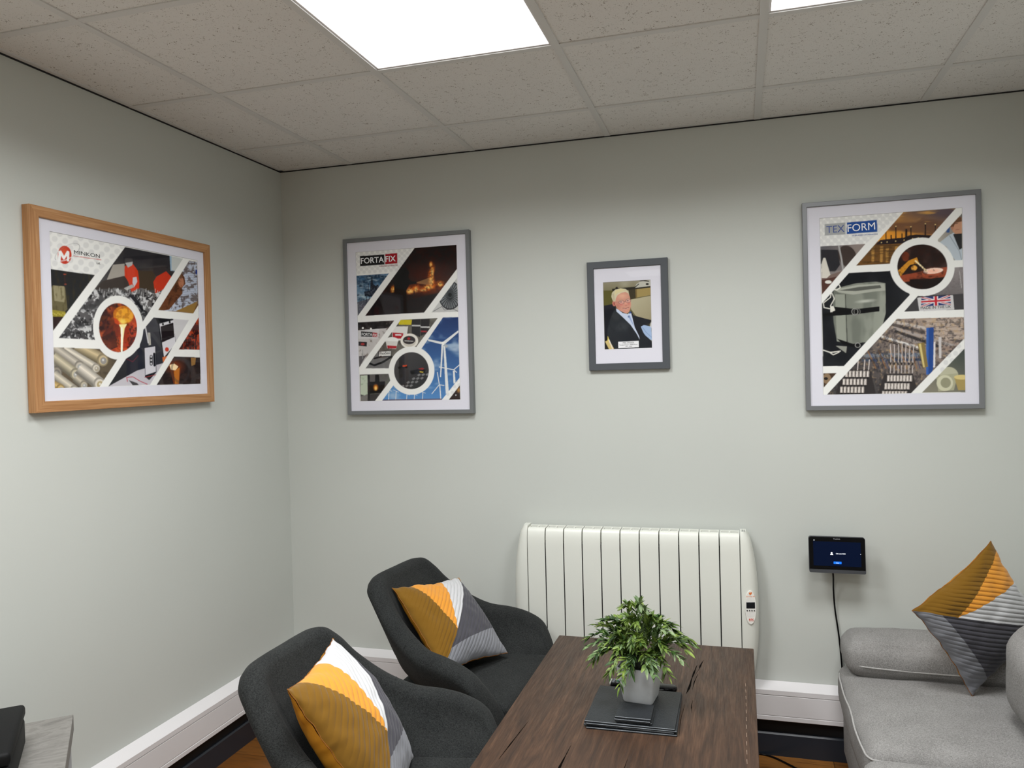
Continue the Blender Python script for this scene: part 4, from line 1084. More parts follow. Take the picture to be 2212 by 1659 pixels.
A.poly([(488, 1180), (560, 1168), (572, 1184), (500, 1192)], (30, 30, 36)); A.ell(502, 1186, 10, 10, (16, 16, 18)); A.ell(560, 1180, 10, 10, (16, 16, 18)); A.poly([(530, 1166), (566, 1164), (562, 1176), (530, 1178)], (206, 74, 36))
A.end(); A.poly([(182, 274), (380, 262), (382, 344), (182, 356)], (22, 20, 22)); A.poly([(388, 260), (486, 252), (487, 336), (388, 343)], (160, 22, 34))
picture('framed_poster', 'grey-framed collage poster with a fire and wind turbines, nearest the room corner', (.3335, 0, 1.3865), 0, .616, .8095, .0175, .030, .021, [M_GREY1], A, .0615, .0625, 0,
        [('FORTA', (190, 338), (378, 326), (190, 288), '#eeeeee', .012), ('FIX', (391, 324), (474, 319), (391, 274), '#eeeeee', .012), ('A BRAND OF MINKON', (342, 366), (488, 357), (342, 352), '#8a2a34', 0),
         ('FORTA', (198, 924), (283, 927), (198, 900), '#e8e8e8', .01), ('FIX', (287, 930), (321, 932), (287, 906), '#e8e8e8', .01), ('FlexSeal', (346, 1080), (430, 1074), (346, 1058), '#3a3a3c', .01)])

# ---- picture B: industry and bag poster --------------------------------------------------
B = Paint([(165, 235), (1168, 155), (190, 1475), (1190, 1455)], .494, .686)
B.dots(170, 740, 240, 430, 52, 26, 18, -.07, [(165, 235), (755, 187), (487, 412), (170, 432)])
B.begin([(755, 187), (1125, 158), (938, 368), (660, 550), (422, 565)], (196, 124, 46))
B.grad((900, 160), (820, 400), (92, 78, 84), (226, 150, 50)); B.tex(120, 61, .45, .65, (96, 68, 56), .75, (.5, 2.2)); B.tex(90, 64, .55, .75, (240, 180, 84), .7, (.5, 2.4))
B.poly([(560, 395), (760, 380), (960, 355), (900, 560), (422, 565), (500, 470)], (112, 78, 40)); B.poly([(590, 385), (640, 378), (700, 372), (760, 366), (800, 350), (850, 345), (960, 350), (930, 375), (740, 408), (560, 418)], (38, 30, 34))
for x, y0, y1, wd in ((632, 330, 392, 6), (702, 288, 380, 8), (775, 312, 374, 14), (808, 290, 370, 7), (910, 268, 362, 9), (980, 274, 330, 6), (745, 340, 376, 8), (668, 352, 388, 9)): B.line((x, y0), (x, y1), wd, (36, 28, 30))
for x, y in ((702, 288), (808, 290), (910, 268), (980, 274), (640, 398), (700, 392), (760, 384), (860, 368), (820, 374), (600, 402)): B.ell(x, y, 6, 6, (255, 226, 150), 1, soft=.6)
B.tex(40, 67, .45, .7, (60, 44, 34), .7, (1, 3)) if False else None
for x in (540, 600, 640, 705): B.poly([(x - 10, 430), (x + 12, 428), (x + 8, 540), (x - 10, 545)], (230, 176, 90), .55)
B.clip = B.clip * (B.Y > 420); B.tex(30, 68, .45, .65, (70, 50, 30), .7, (.5, 3))
B.begin([(1168, 195), (1172, 522), (1080, 527), (1000, 450), (998, 380)], (150, 148, 142)); B.grad((1000, 300), (1170, 300), (176, 170, 160), (120, 116, 110)); B.poly([(1062, 300), (1085, 290), (1080, 330), (1058, 330)], (60, 90, 140))
B.poly([(1085, 285), (1110, 240), (1160, 225), (1168, 250), (1168, 340), (1130, 345), (1105, 325)], (196, 146, 116)); B.poly([(1085, 290), (1098, 245), (1150, 218), (1168, 222), (1168, 250), (1120, 262), (1105, 300)], (104, 72, 50)); B.line((1112, 268), (1140, 264), 4, (60, 44, 38)); B.line((1125, 310), (1150, 306), 3, (140, 90, 76)); B.ell(1100, 300, 8, 12, (180, 126, 100))
B.poly([(1010, 400), (1080, 345), (1110, 330), (1168, 420), (1172, 522), (1118, 525), (1060, 430)], (186, 196, 204)); B.poly([(1105, 340), (1168, 335), (1168, 440), (1150, 450)], (40, 40, 42)); B.path([(1080, 350), (1150, 460), (1165, 520)], 5, (140, 150, 160))
B.begin([(170, 432), (487, 412), (180, 770)], (124, 112, 108)); B.grad((200, 430), (420, 420), (96, 94, 98), (140, 128, 122)); B.poly([(168, 455), (292, 455), (308, 560), (270, 612), (170, 600)], (44, 44, 48)); B.ell(360, 500, 62, 78, (66, 56, 52), rot=-25); B.path([(300, 430), (318, 520), (330, 600)], 12, (170, 168, 166))
B.poly([(190, 512), (205, 512), (240, 630), (255, 640), (175, 660), (176, 560)], (206, 202, 190)); B.poly([(172, 655), (330, 600), (250, 690), (180, 770)], (84, 56, 48)); B.ell(225, 682, 24, 12, (230, 228, 220)); B.poly([(175, 612), (330, 598), (300, 640), (175, 668)], (160, 150, 144), .5); B.poly([(190, 512), (205, 512), (240, 630), (215, 655), (180, 655)], (214, 210, 198))
BG = [(370, 618), (655, 602), (700, 590), (740, 670), (800, 770), (335, 1272), (188, 1275), (180, 835)]
B.begin(BG, (24, 26, 30)); B.tex(140, 71, .5, .8, (44, 46, 50), .6)
BAG = [(262, 730), (420, 690), (560, 678), (628, 688), (630, 900), (600, 1010), (520, 1100), (380, 1120), (285, 1100), (262, 960), (258, 850)]
B.poly(BAG, (136, 140, 130)); mB = B.pip(BAG).astype(float) * B.clip; keep = B.clip; B.clip = mB; B.grad((260, 800), (640, 800), (118, 122, 112), (156, 160, 148)); B.tex(120, 74, .45, .7, (100, 104, 96), .6, (1.4, .6)); B.poly([(262, 735), (440, 700), (620, 690), (628, 740), (545, 748), (400, 770), (300, 755)], (170, 172, 160)); B.poly([(300, 742), (440, 716), (590, 702), (600, 722), (420, 745)], (92, 94, 88)); B.ell(490, 815, 90, 16, (206, 208, 196), .8, soft=.8, rot=-6)
B.poly([(272, 768), (342, 770), (352, 1110), (286, 1098)], (150, 154, 142)); B.line((345, 770), (358, 1110), 5, (58, 60, 56)); B.clip = keep
B.poly([(235, 852), (420, 872), (585, 852), (586, 886), (420, 908), (188, 925), (185, 910), (250, 890)], (18, 18, 20)); B.ell(412, 890, 24, 24, (160, 160, 156), rin=.8); B.ell(428, 890, 24, 24, (120, 120, 116), rin=.8)
B.poly([(285, 1080), (410, 1120), (470, 1105), (440, 1150), (330, 1125)], (18, 18, 20)); B.ell(432, 1126, 20, 18, (170, 170, 166), rin=.75); B.poly([(276, 1130), (356, 1135), (350, 1182)], (150, 152, 142))
CD = (226, 224, 214)
B.path([(300, 700), (310, 720), (285, 738), (250, 728), (240, 790), (190, 830), (195, 862), (235, 870)], 7, CD); B.path([(250, 760), (268, 800), (240, 850), (252, 892)], 7, CD); B.poly([(238, 852), (262, 850), (274, 882), (240, 896)], CD); B.path([(190, 1162), (240, 1178), (310, 1168)], 8, CD); B.path([(235, 1178), (260, 1194), (300, 1176)], 7, CD)
FL = [(760, 888), (858, 775), (990, 730), (1060, 670), (1080, 577), (1175, 572), (1180, 872)]
B.begin(FL, (118, 110, 110)); B.grad((1100, 580), (1100, 870), (146, 138, 138), (96, 92, 92)); B.tex(9, 77, .5, .7, (90, 84, 84), .35); B.poly([(1000, 770), (1180, 760), (1180, 872), (760, 888), (858, 775)], (66, 64, 66)); B.line((1150, 600), (1165, 720), 4, (190, 186, 184)); B.poly([(852, 790), (1104, 770), (1114, 874), (866, 884)], (206, 204, 204))
UJ = [(880, 786), (1084, 772), (1090, 838), (880, 852)]
def ujp(u, v): 
    tx = UJ[0][0] + (UJ[1][0] - UJ[0][0]) * u; ty = UJ[0][1] + (UJ[1][1] - UJ[0][1]) * u; bx = UJ[3][0] + (UJ[2][0] - UJ[3][0]) * u; by = UJ[3][1] + (UJ[2][1] - UJ[3][1]) * u
    return tx + (bx - tx) * v, ty + (by - ty) * v
B.clip = B.clip * B.pip(UJ); B.put(B.clip, (42, 54, 110))
for a, c in (((0, 0), (1, 1)), ((1, 0), (0, 1))): B.line(ujp(*a), ujp(*c), 15, (230, 226, 226))
for a, c in (((0, 0), (1, 1)), ((1, 0), (0, 1))): B.line(ujp(*a), ujp(*c), 5, (190, 44, 56))
B.line(ujp(.5, 0), ujp(.5, 1), 32, (230, 226, 226)); B.line(ujp(0, .5), ujp(1, .5), 24, (230, 226, 226)); B.line(ujp(.5, 0), ujp(.5, 1), 18, (196, 44, 56)); B.line(ujp(0, .5), ujp(1, .5), 12, (196, 44, 56))
FA = [(708, 940), (1180, 925), (1185, 1075), (808, 1462), (215, 1475)]
B.begin(FA, (112, 100, 94)); B.grad((1000, 930), (600, 1470), (176, 156, 142), (74, 70, 70))
for k in range(5): B.path([(640 + k * 20, 940 + k * 26 + 10), (1190, 1060 + k * 46)], 20, ((196, 186, 178), (92, 84, 80), (170, 160, 154), (60, 56, 56), (150, 140, 134))[k])
for cx, r in ((985, 75), (1110, 60)):
    B.poly([(cx - r, 945), (cx + r, 935), (cx + r, 1070), (cx - r, 1090)], (186, 168, 154)); 
    for yy in (960, 990, 1020, 1050): B.line((cx - r, yy + 8), (cx + r, yy), 3, (120, 104, 94))
B.path([(590, 1060), (860, 1140)], 16, (220, 216, 212)); B.path([(590, 1082), (860, 1165)], 8, (52, 46, 44)); B.path([(470, 1200), (940, 1190)], 26, (120, 126, 134)); B.path([(470, 1232), (930, 1225)], 18, (66, 76, 92)); B.path([(900, 1170), (1120, 1140)], 30, (150, 130, 118))
for k in range(14): B.path([(500 + k * 26, 1160 + (k % 3) * 20), (560 + k * 24, 1290)], 4, ((176, 112, 50), (44, 60, 110), (60, 50, 46))[k % 3])
B.tex(16, 84, .5, .62, (40, 38, 42), .5); B.tex(20, 87, .6, .7, (190, 160, 120), .5)
B.poly([(916, 1002), (968, 998), (966, 1282), (950, 1330), (914, 1330)], (34, 72, 142)); B.poly([(916, 1002), (932, 1000), (930, 1330), (914, 1330)], (54, 100, 176)); B.poly([(1002, 1066), (1022, 1066), (1022, 1215), (1004, 1215)], (206, 200, 198)); B.poly([(968, 1100), (980, 1100), (978, 1280), (964, 1280)], (226, 222, 220))
B.poly([(852, 1112), (902, 1104), (928, 1275), (892, 1284)], (136, 116, 66)); B.poly([(862, 1116), (878, 1112), (905, 1278), (894, 1280)], (214, 196, 130))
for x0, x1, y0, n_ in ((345, 520, 1300, 7), (640, 820, 1330, 8)):
    B.poly([(x0 - 20, y0), (x1, y0 - 6), (x1 + 40, 1470), (x0 - 70, 1474)], (52, 48, 48))
    for r in range(3):
        for k in range(n_):
            x = x0 - r * 18 + k * (x1 - x0) / n_; y = y0 + 6 + r * 56
            B.poly([(x, y), (x + 18, y), (x + 17, y + 44), (x - 2, y + 44)], (190, 180, 172)); B.poly([(x + 4, y + 6), (x + 10, y + 6), (x + 9, y + 40), (x + 3, y + 40)], (238, 232, 226)); B.ell(x + 8, y + 50, 7, 6, (22, 20, 22))
for x in (662, 688, 716, 740, 765, 792, 818): B.path([(x, 1320), (x + 4, 1180), (x + 2 + (x - 700) * .08, 1120)], 6, (206, 196, 190)); B.line((x, 1250), (x, 1262), 8, (30, 28, 28))
for x in (430, 476, 508): B.path([(x, 1300), (x + 6, 1230)], 7, (210, 200, 194))
B.begin([(1187, 1145), (1190, 1453), (885, 1458)], (104, 104, 96)); B.grad((1180, 1150), (1000, 1450), (62, 70, 66), (132, 128, 112)); B.ell(1075, 1335, 66, 58, (186, 184, 158)); B.poly([(985, 1340), (1140, 1320), (1110, 1440), (1000, 1450)], (170, 168, 140)); B.ell(1046, 1390, 58, 56, (206, 204, 176)); B.ell(1052, 1388, 36, 36, (150, 148, 122)); B.poly([(1112, 1350), (1190, 1340), (1190, 1440), (1140, 1440)], (168, 148, 90)); B.ell(1165, 1348, 54, 17, (216, 196, 130))
B.begin([(190, 1325), (283, 1322), (192, 1425)], (70, 52, 40)); B.ell(214, 1362, 30, 36, (140, 116, 90)); B.ell(208, 1362, 14, 10, (34, 30, 28))
B.end(); B.dots(1030, 1190, 1120, 1300, 46, 44, 17, -.3, [(1185, 1075), (1187, 1145), (885, 1458), (808, 1462)])
B.ring(888, 572, 229, 206, 0, 0); B.begin(B.circ(888, 572, 176, 158), (38, 26, 24)); B.tex(70, 91, .5, .75, (78, 56, 50), .7); B.poly([(700, 640), (1070, 570), (1060, 640), (760, 680)], (150, 70, 44)); B.tex(30, 93, .5, .7, (60, 26, 20), .35); B.poly([(800, 660), (1060, 650), (1000, 740), (800, 740)], (26, 18, 18)); B.ell(965, 600, 70, 20, (255, 250, 240), 1, rot=-6); B.ell(965, 602, 105, 36, (250, 150, 110), .55, soft=.8, rot=-6)
B.poly([(716, 600), (790, 530), (850, 505), (864, 545), (800, 560), (735, 640)], (206, 140, 44)); B.ell(830, 580, 22, 18, (236, 170, 70)); B.path([(840, 530), (918, 602)], 11, (246, 226, 176)); B.ell(770, 500, 26, 34, (110, 50, 30)); B.tex(22, 96, .55, .7, (40, 22, 16), .5)
B.end(); B.poly([(200, 275), (346, 262), (348, 345), (200, 355)], (168, 170, 170)); B.poly([(356, 262), (568, 243), (571, 326), (356, 343)], (36, 78, 150))
picture('framed_poster', 'grey-framed collage poster with a canvas bag and a foundry picture, above the tablet', (2.3265, 0, 1.3825), 0, .621, .810, .0175, .030, .021, [M_GREY3], B, .0645, .0610, 0,
        [('TEX', (212, 338), (340, 328), (212, 286), '#3a4f8f', 0), ('FORM', (362, 328), (556, 310), (362, 274), '#f2f2f2', 0), ('A BRAND OF MINKON', (394, 359), (572, 348), (394, 348), '#33509a', 0),
         ('MADE IN THE UK', (876, 872), (1090, 860), (876, 852), '#17181c', 0)])

# ---- picture C: foundry collage, oak frame, left wall ------------------------------------
Cc = Paint([(228, 288), (1307, 478), (258, 1425), (1330, 1380)], .693, .489)
Cc.dots(228, 800, 290, 560, 76, 44, 21, .18, [(228, 288), (780, 390), (557, 598), (235, 560)])
WK = [(780, 390), (1205, 465), (900, 940), (720, 1000), (555, 1070), (290, 1060)]
Cc.begin(WK, (44, 42, 44)); Cc.grad((800, 400), (700, 700), (34, 32, 36), (80, 78, 78)); Cc.tex(90, 101, .5, .75, (96, 86, 76), .4)
Cc.poly([(690, 520), (775, 510), (775, 620), (640, 640)], (166, 160, 150)); Cc.poly([(1105, 440), (1160, 440), (1160, 560), (1112, 556)], (150, 178, 200)); Cc.poly([(1120, 450), (1205, 465), (1160, 560), (1120, 550)], (196, 200, 196)); Cc.poly([(610, 640), (770, 600), (820, 640), (820, 690), (560, 700)], (62, 54, 50)); Cc.poly([(870, 560), (1000, 560), (990, 700), (870, 700)], (70, 58, 44))
Cc.poly([(775, 530), (828, 500), (872, 560), (882, 640), (880, 720), (826, 722), (800, 640), (775, 600)], (206, 62, 34)); Cc.ell(806, 495, 30, 36, (70, 66, 66)); Cc.poly([(780, 505), (835, 495), (832, 520), (800, 540)], (180, 180, 178)); Cc.poly([(835, 610), (862, 605), (868, 640), (845, 680), (832, 650)], (206, 200, 204)); Cc.poly([(768, 690), (830, 660), (845, 680), (790, 706)], (176, 176, 172))
Cc.poly([(985, 640), (1010, 600), (1080, 560), (1118, 600), (1080, 740), (1000, 740)], (196, 58, 34)); Cc.ell(1034, 500, 52, 62, (34, 32, 34)); Cc.poly([(985, 520), (1085, 515), (1080, 560), (1010, 600), (985, 570)], (56, 50, 50)); Cc.poly([(780, 410), (820, 400), (1100, 450), (1100, 480), (760, 470)], (38, 36, 40), .8)
keep = Cc.clip; Cc.clip = keep * (Cc.Y > 705 + 18 * np.sin(Cc.X / 30)); Cc.grad((600, 720), (600, 1060), (110, 108, 108), (70, 68, 70)); Cc.tex(26, 104, .5, .58, (210, 210, 210), .95); Cc.tex(20, 107, .58, .64, (28, 28, 30), .9); Cc.tex(60, 110, .5, .7, (60, 60, 62), .6); Cc.clip = keep
Cc.poly([(800, 735), (850, 745), (912, 840), (905, 860)], (30, 30, 34)); Cc.poly([(500, 790), (640, 780), (640, 830), (470, 850)], (66, 64, 66), .7)
for k in range(26): Cc.line((590 + k * 17, 712 + (k % 4) * 12), (592 + k * 17, 690 + (k % 4) * 12), 4, (206, 206, 204), .8)
Cc.begin([(1250, 480), (1307, 487), (1315, 805), (1278, 865), (1020, 845)], (110, 76, 46)); Cc.poly([(1200, 480), (1307, 487), (1312, 790), (1150, 850), (1060, 850), (1200, 640)], (186, 194, 210))
for k in range(16): Cc.line((1228 - k * 4, 560 + k * 17), (1308, 548 + k * 17), 3, (130, 138, 158), .8)
Cc.poly([(1040, 830), (1060, 760), (1130, 680), (1180, 620), (1196, 575), (1215, 600), (1222, 650), (1196, 680), (1200, 720), (1150, 780), (1100, 840), (1050, 850)], (104, 62, 38)); Cc.ell(1190, 640, 20, 36, (176, 116, 84)); Cc.tex(24, 113, .5, .66, (50, 30, 20), .6); Cc.poly([(1150, 850), (1312, 775), (1278, 865)], (150, 116, 60)); Cc.poly([(1296, 545), (1310, 545), (1310, 580), (1296, 575)], (40, 60, 130))
Cc.begin([(235, 560), (557, 598), (250, 1008)], (34, 34, 36)); Cc.poly([(246, 680), (340, 690), (350, 790), (356, 850), (300, 900), (240, 900), (240, 700)], (104, 96, 66)); Cc.poly([(252, 678), (334, 684), (338, 800), (262, 790)], (150, 142, 110)); Cc.tex(20, 121, .5, .7, (70, 62, 34), .5, (1.6, .5)); Cc.poly([(238, 855), (340, 868), (345, 905), (238, 905)], (150, 138, 46)); Cc.tex(14, 123, .62, .7, (230, 214, 110), .7) if False else None
for k in range(8): Cc.ell(250 + k * 12, 880 + (k % 3) * 6, 7, 6, (230, 212, 110), .8, soft=.8)
Cc.poly([(236, 905), (330, 905), (250, 1008)], (44, 26, 26)); Cc.line((334, 590), (342, 680), 7, (62, 40, 36)); Cc.ell(338, 596, 12, 4, (160, 70, 50)); Cc.ell(342, 668, 10, 4, (140, 60, 44))
RO = [(252, 1128), (595, 1135), (660, 1160), (715, 1212), (585, 1412), (258, 1425)]
Cc.begin(RO, (96, 84, 66)); Cc.tex(50, 131, .5, .7, (60, 52, 42), .7)
def roller(x0, y0, x1, y1, r, body, cap):
    L = math.hypot(x1 - x0, y1 - y0); nx_, ny_ = -(y1 - y0) / L, (x1 - x0) / L
    for k in range(9):
        f = (k - 4) / 4; c = [min(255, v * (1.08 - .42 * abs(f + .25))) for v in body]; Cc.line((x0 + nx_ * f * r * .85, y0 + ny_ * f * r * .85), (x1 + nx_ * f * r * .85, y1 + ny_ * f * r * .85), r * .36, c)
    Cc.ell(x1, y1, r * .95, r * 1.08, [v * .72 for v in body]); Cc.ell(x1 + 2, y1 + 2, r * .72, r * .8, body); Cc.ell(x1 + 6, y1 + 6, r * .52, r * .58, cap); Cc.ell(x1 + 3, y1 + 1, r * .25, r * .28, (240, 240, 236), .8, soft=.7)
roller(420, 1120, 610, 1215, 44, (196, 178, 140), (150, 146, 140)); roller(330, 1140, 560, 1275, 32, (214, 206, 190), (170, 160, 140)); roller(250, 1130, 440, 1265, 40, (190, 182, 168), (160, 160, 158)); roller(250, 1200, 410, 1320, 40, (196, 186, 160), (170, 168, 164)); roller(440, 1280, 585, 1390, 46, (218, 210, 196), (176, 160, 120))
roller(220, 1270, 270, 1310, 46, (150, 142, 128), (120, 116, 110)); roller(250, 1330, 400, 1440, 36, (206, 198, 180), (150, 150, 146)); roller(410, 1350, 470, 1400, 30, (190, 180, 160), (160, 158, 152)); roller(240, 1400, 300, 1430, 34, (200, 170, 110), (170, 168, 160))
IN = [(985, 900), (1245, 915), (955, 1393), (650, 1408), (780, 1205), (880, 1120), (900, 1000)]
Cc.begin(IN, (42, 42, 48)); Cc.grad((1000, 900), (800, 1400), (66, 66, 72), (30, 30, 34)); Cc.poly([(1130, 905), (1245, 915), (1150, 1100)], (206, 204, 206)); Cc.poly([(1000, 905), (1130, 910), (1140, 1090), (1060, 1220), (1040, 1100), (1020, 950)], (20, 20, 24)); Cc.poly([(1028, 945), (1134, 915), (1146, 1090), (1060, 1190)], (216, 214, 218)); Cc.poly([(1036, 965), (1130, 935), (1138, 1040), (1046, 1082)], (28, 20, 24))
Cc.ell(1054, 948, 7, 9, (30, 30, 30)); Cc.ell(1104, 932, 7, 9, (30, 30, 30)); Cc.ell(1082, 1132, 14, 16, (196, 60, 40)); Cc.poly([(1048, 1190), (1120, 1170), (1110, 1200), (1052, 1225)], (206, 110, 60))
Cc.poly([(650, 1408), (860, 1290), (1060, 1230), (955, 1393)], (196, 192, 198)); Cc.poly([(916, 1120), (1000, 1105), (1004, 1300), (950, 1358), (920, 1335)], (20, 20, 24)); Cc.poly([(918, 1124), (996, 1110), (1000, 1296), (922, 1322)], (210, 208, 214)); Cc.line((966, 1185), (966, 1240), 22, (24, 24, 28)); Cc.line((988, 1165), (990, 1250), 16, (24, 24, 28))
for yy in (1186, 1212, 1238): Cc.ell(966, yy, 7, 8, (196, 194, 198))
Cc.poly([(940, 1010), (960, 1012), (965, 1100), (948, 1104)], (180, 176, 166)); Cc.path([(910, 985), (925, 970), (945, 1085)], 9, (206, 204, 206)); Cc.path([(918, 1338), (1000, 1318)], 5, (150, 50, 50)); Cc.path([(790, 1370), (785, 1340), (830, 1335), (880, 1365), (935, 1388)], 5, (176, 40, 60)); Cc.poly([(800, 1360), (860, 1380), (875, 1395), (830, 1398)], (60, 58, 60)); Cc.poly([(780, 1190), (900, 1110), (905, 1260), (790, 1330)], (34, 34, 44), .8)
Cc.path([(775, 1200), (830, 1225), (870, 1180)], 6, (120, 34, 50), .7)
Cc.begin([(1320, 890), (1325, 1132), (1170, 1130)], (70, 22, 18)); Cc.tex(30, 141, .45, .62, (190, 70, 34), .9, (1.6, .5)); Cc.tex(22, 144, .55, .66, (30, 12, 12), .9)
Cc.begin([(1135, 1183), (1327, 1187), (1328, 1380), (1005, 1392)], (38, 28, 28)); Cc.tex(40, 147, .5, .7, (70, 50, 44), .5); Cc.ell(1140, 1255, 90, 70, (170, 70, 30), .7, soft=.9); Cc.poly([(1095, 1240), (1140, 1215), (1185, 1260), (1170, 1385), (1130, 1385)], (110, 52, 24)); Cc.poly([(1100, 1245), (1135, 1235), (1165, 1255), (1145, 1285), (1110, 1280)], (255, 226, 176)); Cc.poly([(1132, 1290), (1175, 1262), (1168, 1380), (1140, 1385)], (190, 112, 40)); Cc.poly([(1258, 1190), (1296, 1190), (1290, 1240), (1262, 1250)], (150, 110, 60)); Cc.ell(1180, 1280, 70, 100, (60, 60, 64), .35, rin=.8)
Cc.ring(725, 978, 184, 234, 0, 0); Cc.begin(Cc.circ(724, 978, 139, 179), (84, 28, 20)); Cc.grad((600, 900), (860, 1000), (50, 26, 28), (190, 60, 30)); Cc.tex(60, 151, .5, .7, (230, 100, 40), .6); Cc.tex(34, 154, .55, .7, (34, 18, 22), .7)
Cc.ell(765, 885, 76, 66, (206, 120, 30)); Cc.ell(772, 890, 62, 54, (236, 166, 48)); Cc.tex(20, 157, .55, .68, (140, 70, 20), .35); Cc.poly([(695, 905), (760, 950), (745, 965), (700, 945)], (196, 70, 30)); Cc.poly([(730, 955), (790, 950), (772, 985), (762, 1060), (756, 1150), (742, 1150), (744, 1040), (742, 980)], (255, 240, 176)); Cc.ell(758, 935, 34, 30, (255, 226, 110), .8, soft=.7); Cc.line((752, 980), (750, 1150), 12, (255, 252, 235)); Cc.ell(660, 1110, 16, 26, (220, 90, 40), .8); Cc.poly([(600, 1050), (700, 1000), (720, 1120), (650, 1150)], (44, 24, 26), .6)
Cc.end(); Cc.ell(338, 455, 50, 66, (198, 60, 40)); Cc.ell(332, 430, 40, 40, (226, 110, 70), .6, soft=.9); Cc.ell(358, 437, 104, 46, (150, 150, 150), 1, rot=-32, rin=.965); Cc.put(((((Cc.X - 338) / 47) ** 2 + ((Cc.Y - 455) / 63) ** 2 < 1) & (Cc.Y < 470)), (200, 62, 40), .0); Cc.line((405, 462), (603, 486), 3.5, (190, 60, 50)); Cc.poly([(290, 500), (292, 428), (312, 424), (334, 462), (356, 424), (372, 430), (370, 502), (354, 502), (354, 462), (336, 490), (328, 490), (312, 462), (308, 500)], (244, 244, 242)); Cc.path([(264, 470), (262, 492), (290, 504), (340, 496), (388, 470)], 5, (240, 240, 240))
picture('framed_poster', 'oak-framed landscape collage poster of foundry work on the left wall', (.0, -1.4205, 1.4755), PI / 2, .8425, .634, .034, .030, .021, [mat_oak(), mat_oakv()], Cc, .0785, .074, 0,
        [('MINKON', (406, 446), (594, 473), (406, 418), '#2c2c30', 0), ('Ltd.', (570, 517), (597, 520), (570, 500), '#2c2c30', .01)])

# ---- picture D: small portrait ------------------------------------------------------------
D = Paint([(318, 420), (920, 388), (332, 1270), (930, 1255)], .1965, .2805, .0011, (120, 116, 92))
D.grad((600, 400), (600, 640), (150, 144, 122), (104, 98, 66)); D.poly([(318, 520), (440, 520), (440, 720), (325, 715)], (92, 88, 44)); D.ell(590, 440, 90, 60, (176, 172, 150), .6, soft=.8); D.poly([(640, 500), (725, 490), (730, 620), (650, 640)], (62, 56, 42)); D.poly([(740, 498), (925, 478), (930, 580), (745, 612)], (160, 140, 88)); D.poly([(726, 500), (745, 498), (748, 615), (730, 620)], (120, 100, 60))
D.poly([(430, 500), (925, 455), (925, 485), (640, 515), (430, 530)], (44, 42, 36)); D.poly([(740, 440), (800, 400), (925, 390), (925, 465), (720, 490)], (190, 188, 176)); D.tex(26, 161, .52, .66, (60, 58, 52), .7) if False else None
D.path([(790, 400), (830, 395), (900, 405)], 12, (44, 42, 40)); D.path([(720, 485), (770, 440)], 10, (36, 34, 34)); D.ell(490, 490, 16, 16, (40, 36, 36)); D.ell(880, 440, 20, 12, (40, 38, 36))
D.poly([(660, 640), (930, 590), (930, 900), (740, 860), (668, 760)], (176, 168, 140)); D.grad((700, 600), (900, 880), (190, 182, 154), (140, 130, 100), .6, D.pip([(660, 640), (930, 590), (930, 900), (740, 860), (668, 760)]))
D.poly([(325, 718), (470, 690), (480, 780), (370, 1100), (332, 1270)], (22, 22, 30)); D.poly([(325, 715), (460, 690), (470, 740), (328, 770)], (34, 34, 42))
D.poly([(330, 1180), (375, 1090), (400, 1180), (450, 1270), (332, 1270)], (30, 26, 24)); D.poly([(335, 1170), (385, 1150), (450, 1265), (385, 1270)], (206, 184, 120)); D.poly([(370, 1090), (392, 1120), (395, 1165), (365, 1170)], (214, 196, 96)); D.line((385, 1150), (430, 1262), 14, (232, 222, 206))
JK = [(478, 752), (440, 800), (405, 880), (372, 1000), (362, 1080), (400, 1170), (452, 1270), (930, 1258), (930, 1180), (840, 1080), (900, 960), (928, 905), (700, 840), (670, 780), (625, 830)]
D.poly(JK, (40, 44, 50)); k0 = D.clip; D.clip = D.pip(JK).astype(float); D.grad((380, 900), (760, 1100), (44, 48, 52), (26, 28, 36)); D.ell(560, 990, 110, 80, (64, 70, 74), .7, soft=.9); D.ell(470, 860, 80, 60, (56, 58, 60), .6, soft=.9); D.tex(30, 171, .5, .8, (20, 22, 28), .5); D.poly([(845, 900), (930, 905), (925, 975), (850, 960)], (48, 44, 40)); D.clip = k0
D.path([(640, 1000), (690, 1120), (780, 1170)], 10, (20, 20, 26)); D.poly([(668, 780), (700, 840), (830, 880), (920, 905), (920, 940), (840, 960), (820, 1060), (770, 1110), (712, 1000), (700, 930)], (24, 24, 32))
D.poly([(792, 985), (830, 965), (925, 985), (930, 1168), (850, 1100), (822, 1060)], (160, 182, 214)); D.poly([(920, 930), (930, 930), (930, 1010), (912, 980)], (220, 220, 220)); D.path([(810, 990), (860, 1060), (925, 1120)], 8, (130, 152, 190))
D.poly([(478, 752), (500, 760), (560, 808), (630, 825), (662, 790), (668, 800), (700, 930), (714, 990), (770, 1110), (776, 1150), (740, 1080), (660, 960), (560, 860), (484, 790)], (198, 208, 228)); D.poly([(626, 845), (652, 835), (708, 985), (690, 960)], (150, 168, 206)); D.poly([(644, 800), (668, 792), (670, 812), (648, 822)], (66, 84, 140)); D.ell(640, 858, 14, 12, (110, 130, 170))
FC = [(470, 600), (500, 560), (560, 540), (610, 535), (640, 560), (655, 600), (662, 640), (672, 700), (660, 760), (640, 800), (612, 816), (570, 802), (500, 762), (474, 720), (462, 660)]
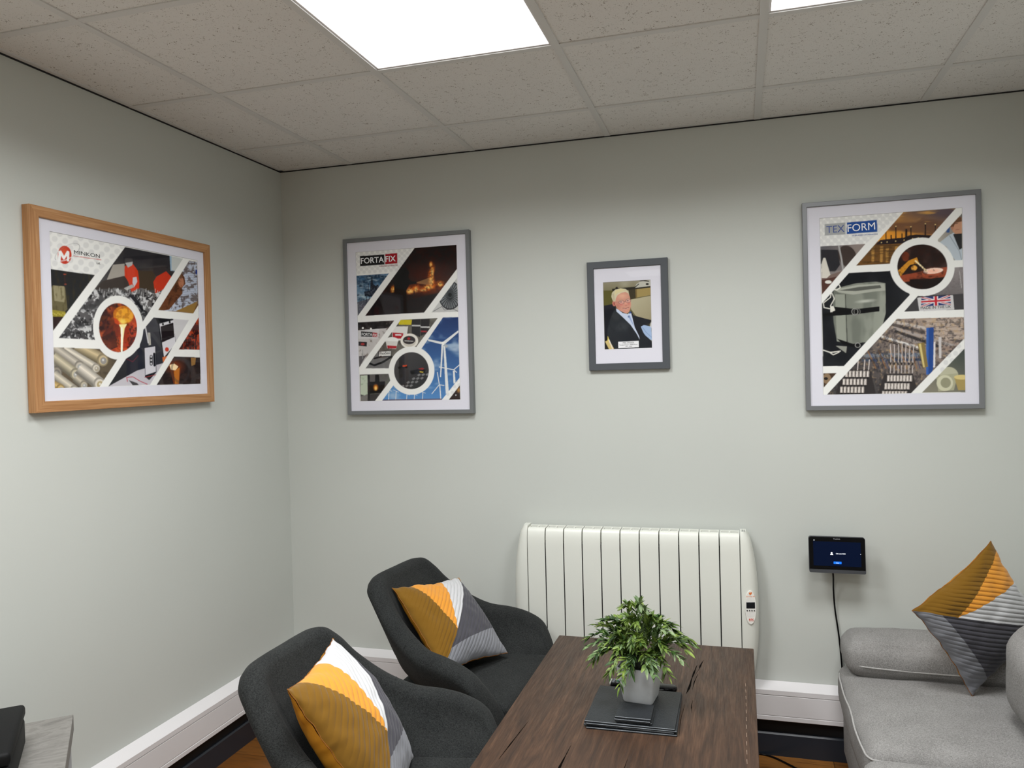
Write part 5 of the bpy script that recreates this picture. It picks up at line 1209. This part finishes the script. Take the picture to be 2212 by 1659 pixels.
D.poly(FC, (206, 148, 128)); D.clip = D.pip(FC).astype(float); D.ell(560, 590, 90, 50, (226, 176, 148), .8, soft=.9); D.ell(500, 720, 50, 70, (176, 112, 98), .7, soft=.9); D.ell(545, 700, 34, 26, (212, 118, 112), .7, soft=.9); D.ell(642, 690, 26, 26, (206, 116, 106), .7, soft=.9); D.ell(604, 690, 20, 38, (222, 158, 138), .9, soft=.8); D.ell(606, 712, 20, 12, (190, 112, 98), .8, soft=.7)
D.path([(566, 748), (600, 756), (642, 736)], 7, (130, 56, 52)); D.path([(572, 752), (602, 760), (636, 744)], 3, (226, 206, 196)); D.ell(612, 780, 34, 14, (214, 150, 130), .7, soft=.8); D.path([(514, 652), (560, 640)], 7, (188, 158, 130)); D.path([(606, 636), (648, 622)], 7, (188, 158, 130)); D.ell(542, 668, 12, 6, (70, 60, 70)); D.ell(628, 652, 12, 6, (70, 60, 70)); D.clip = None
D.ell(452, 690, 20, 34, (196, 124, 108), rot=-12); D.ell(456, 692, 9, 18, (156, 84, 76), rot=-12)
D.poly([(440, 660), (420, 600), (428, 550), (470, 510), (540, 492), (600, 500), (638, 530), (652, 600), (636, 560), (600, 540), (545, 552), (500, 580), (478, 620), (470, 660)], (206, 198, 168)); D.tex(14, 181, .45, .6, (236, 232, 214), .0); D.poly([(470, 520), (540, 496), (600, 506), (560, 530), (490, 560), (460, 590)], (226, 212, 150), .55); D.path([(500, 570), (560, 535), (620, 530)], 8, (222, 208, 170)); D.poly([(430, 560), (455, 560), (466, 650), (440, 660)], (190, 180, 150))
for cx, cy in ((548, 672), (634, 654)): D.ell(cx, cy, 36, 25, (110, 84, 84), .9, rin=.86, rot=-6); D.ell(cx, cy, 30, 20, (230, 214, 220), .18, rot=-6)
D.path([(584, 664), (600, 660)], 4, (110, 84, 84)); D.path([(512, 668), (455, 672)], 4, (140, 110, 104))
D.end(); D.poly([(502, 1174), (762, 1166), (764, 1248), (504, 1256)], (236, 236, 238))
picture('framed_portrait', 'small slate-framed portrait photo of a seated man in glasses above the radiator', (1.468, 0, 1.561), 0, .336, .457, .0285, .020, .0125, [M_GREY2], D, .0675, .0885, 0,
        [('MAL DODDS', (562, 1199), (702, 1195), (562, 1180), '#26262c', 0), ('Managing Director - MINKON Ltd', (518, 1222), (744, 1216), (518, 1210), '#3a3a44', .0), ('1991 - 2022', (594, 1241), (676, 1238), (594, 1229), '#3a3a44', .0)])
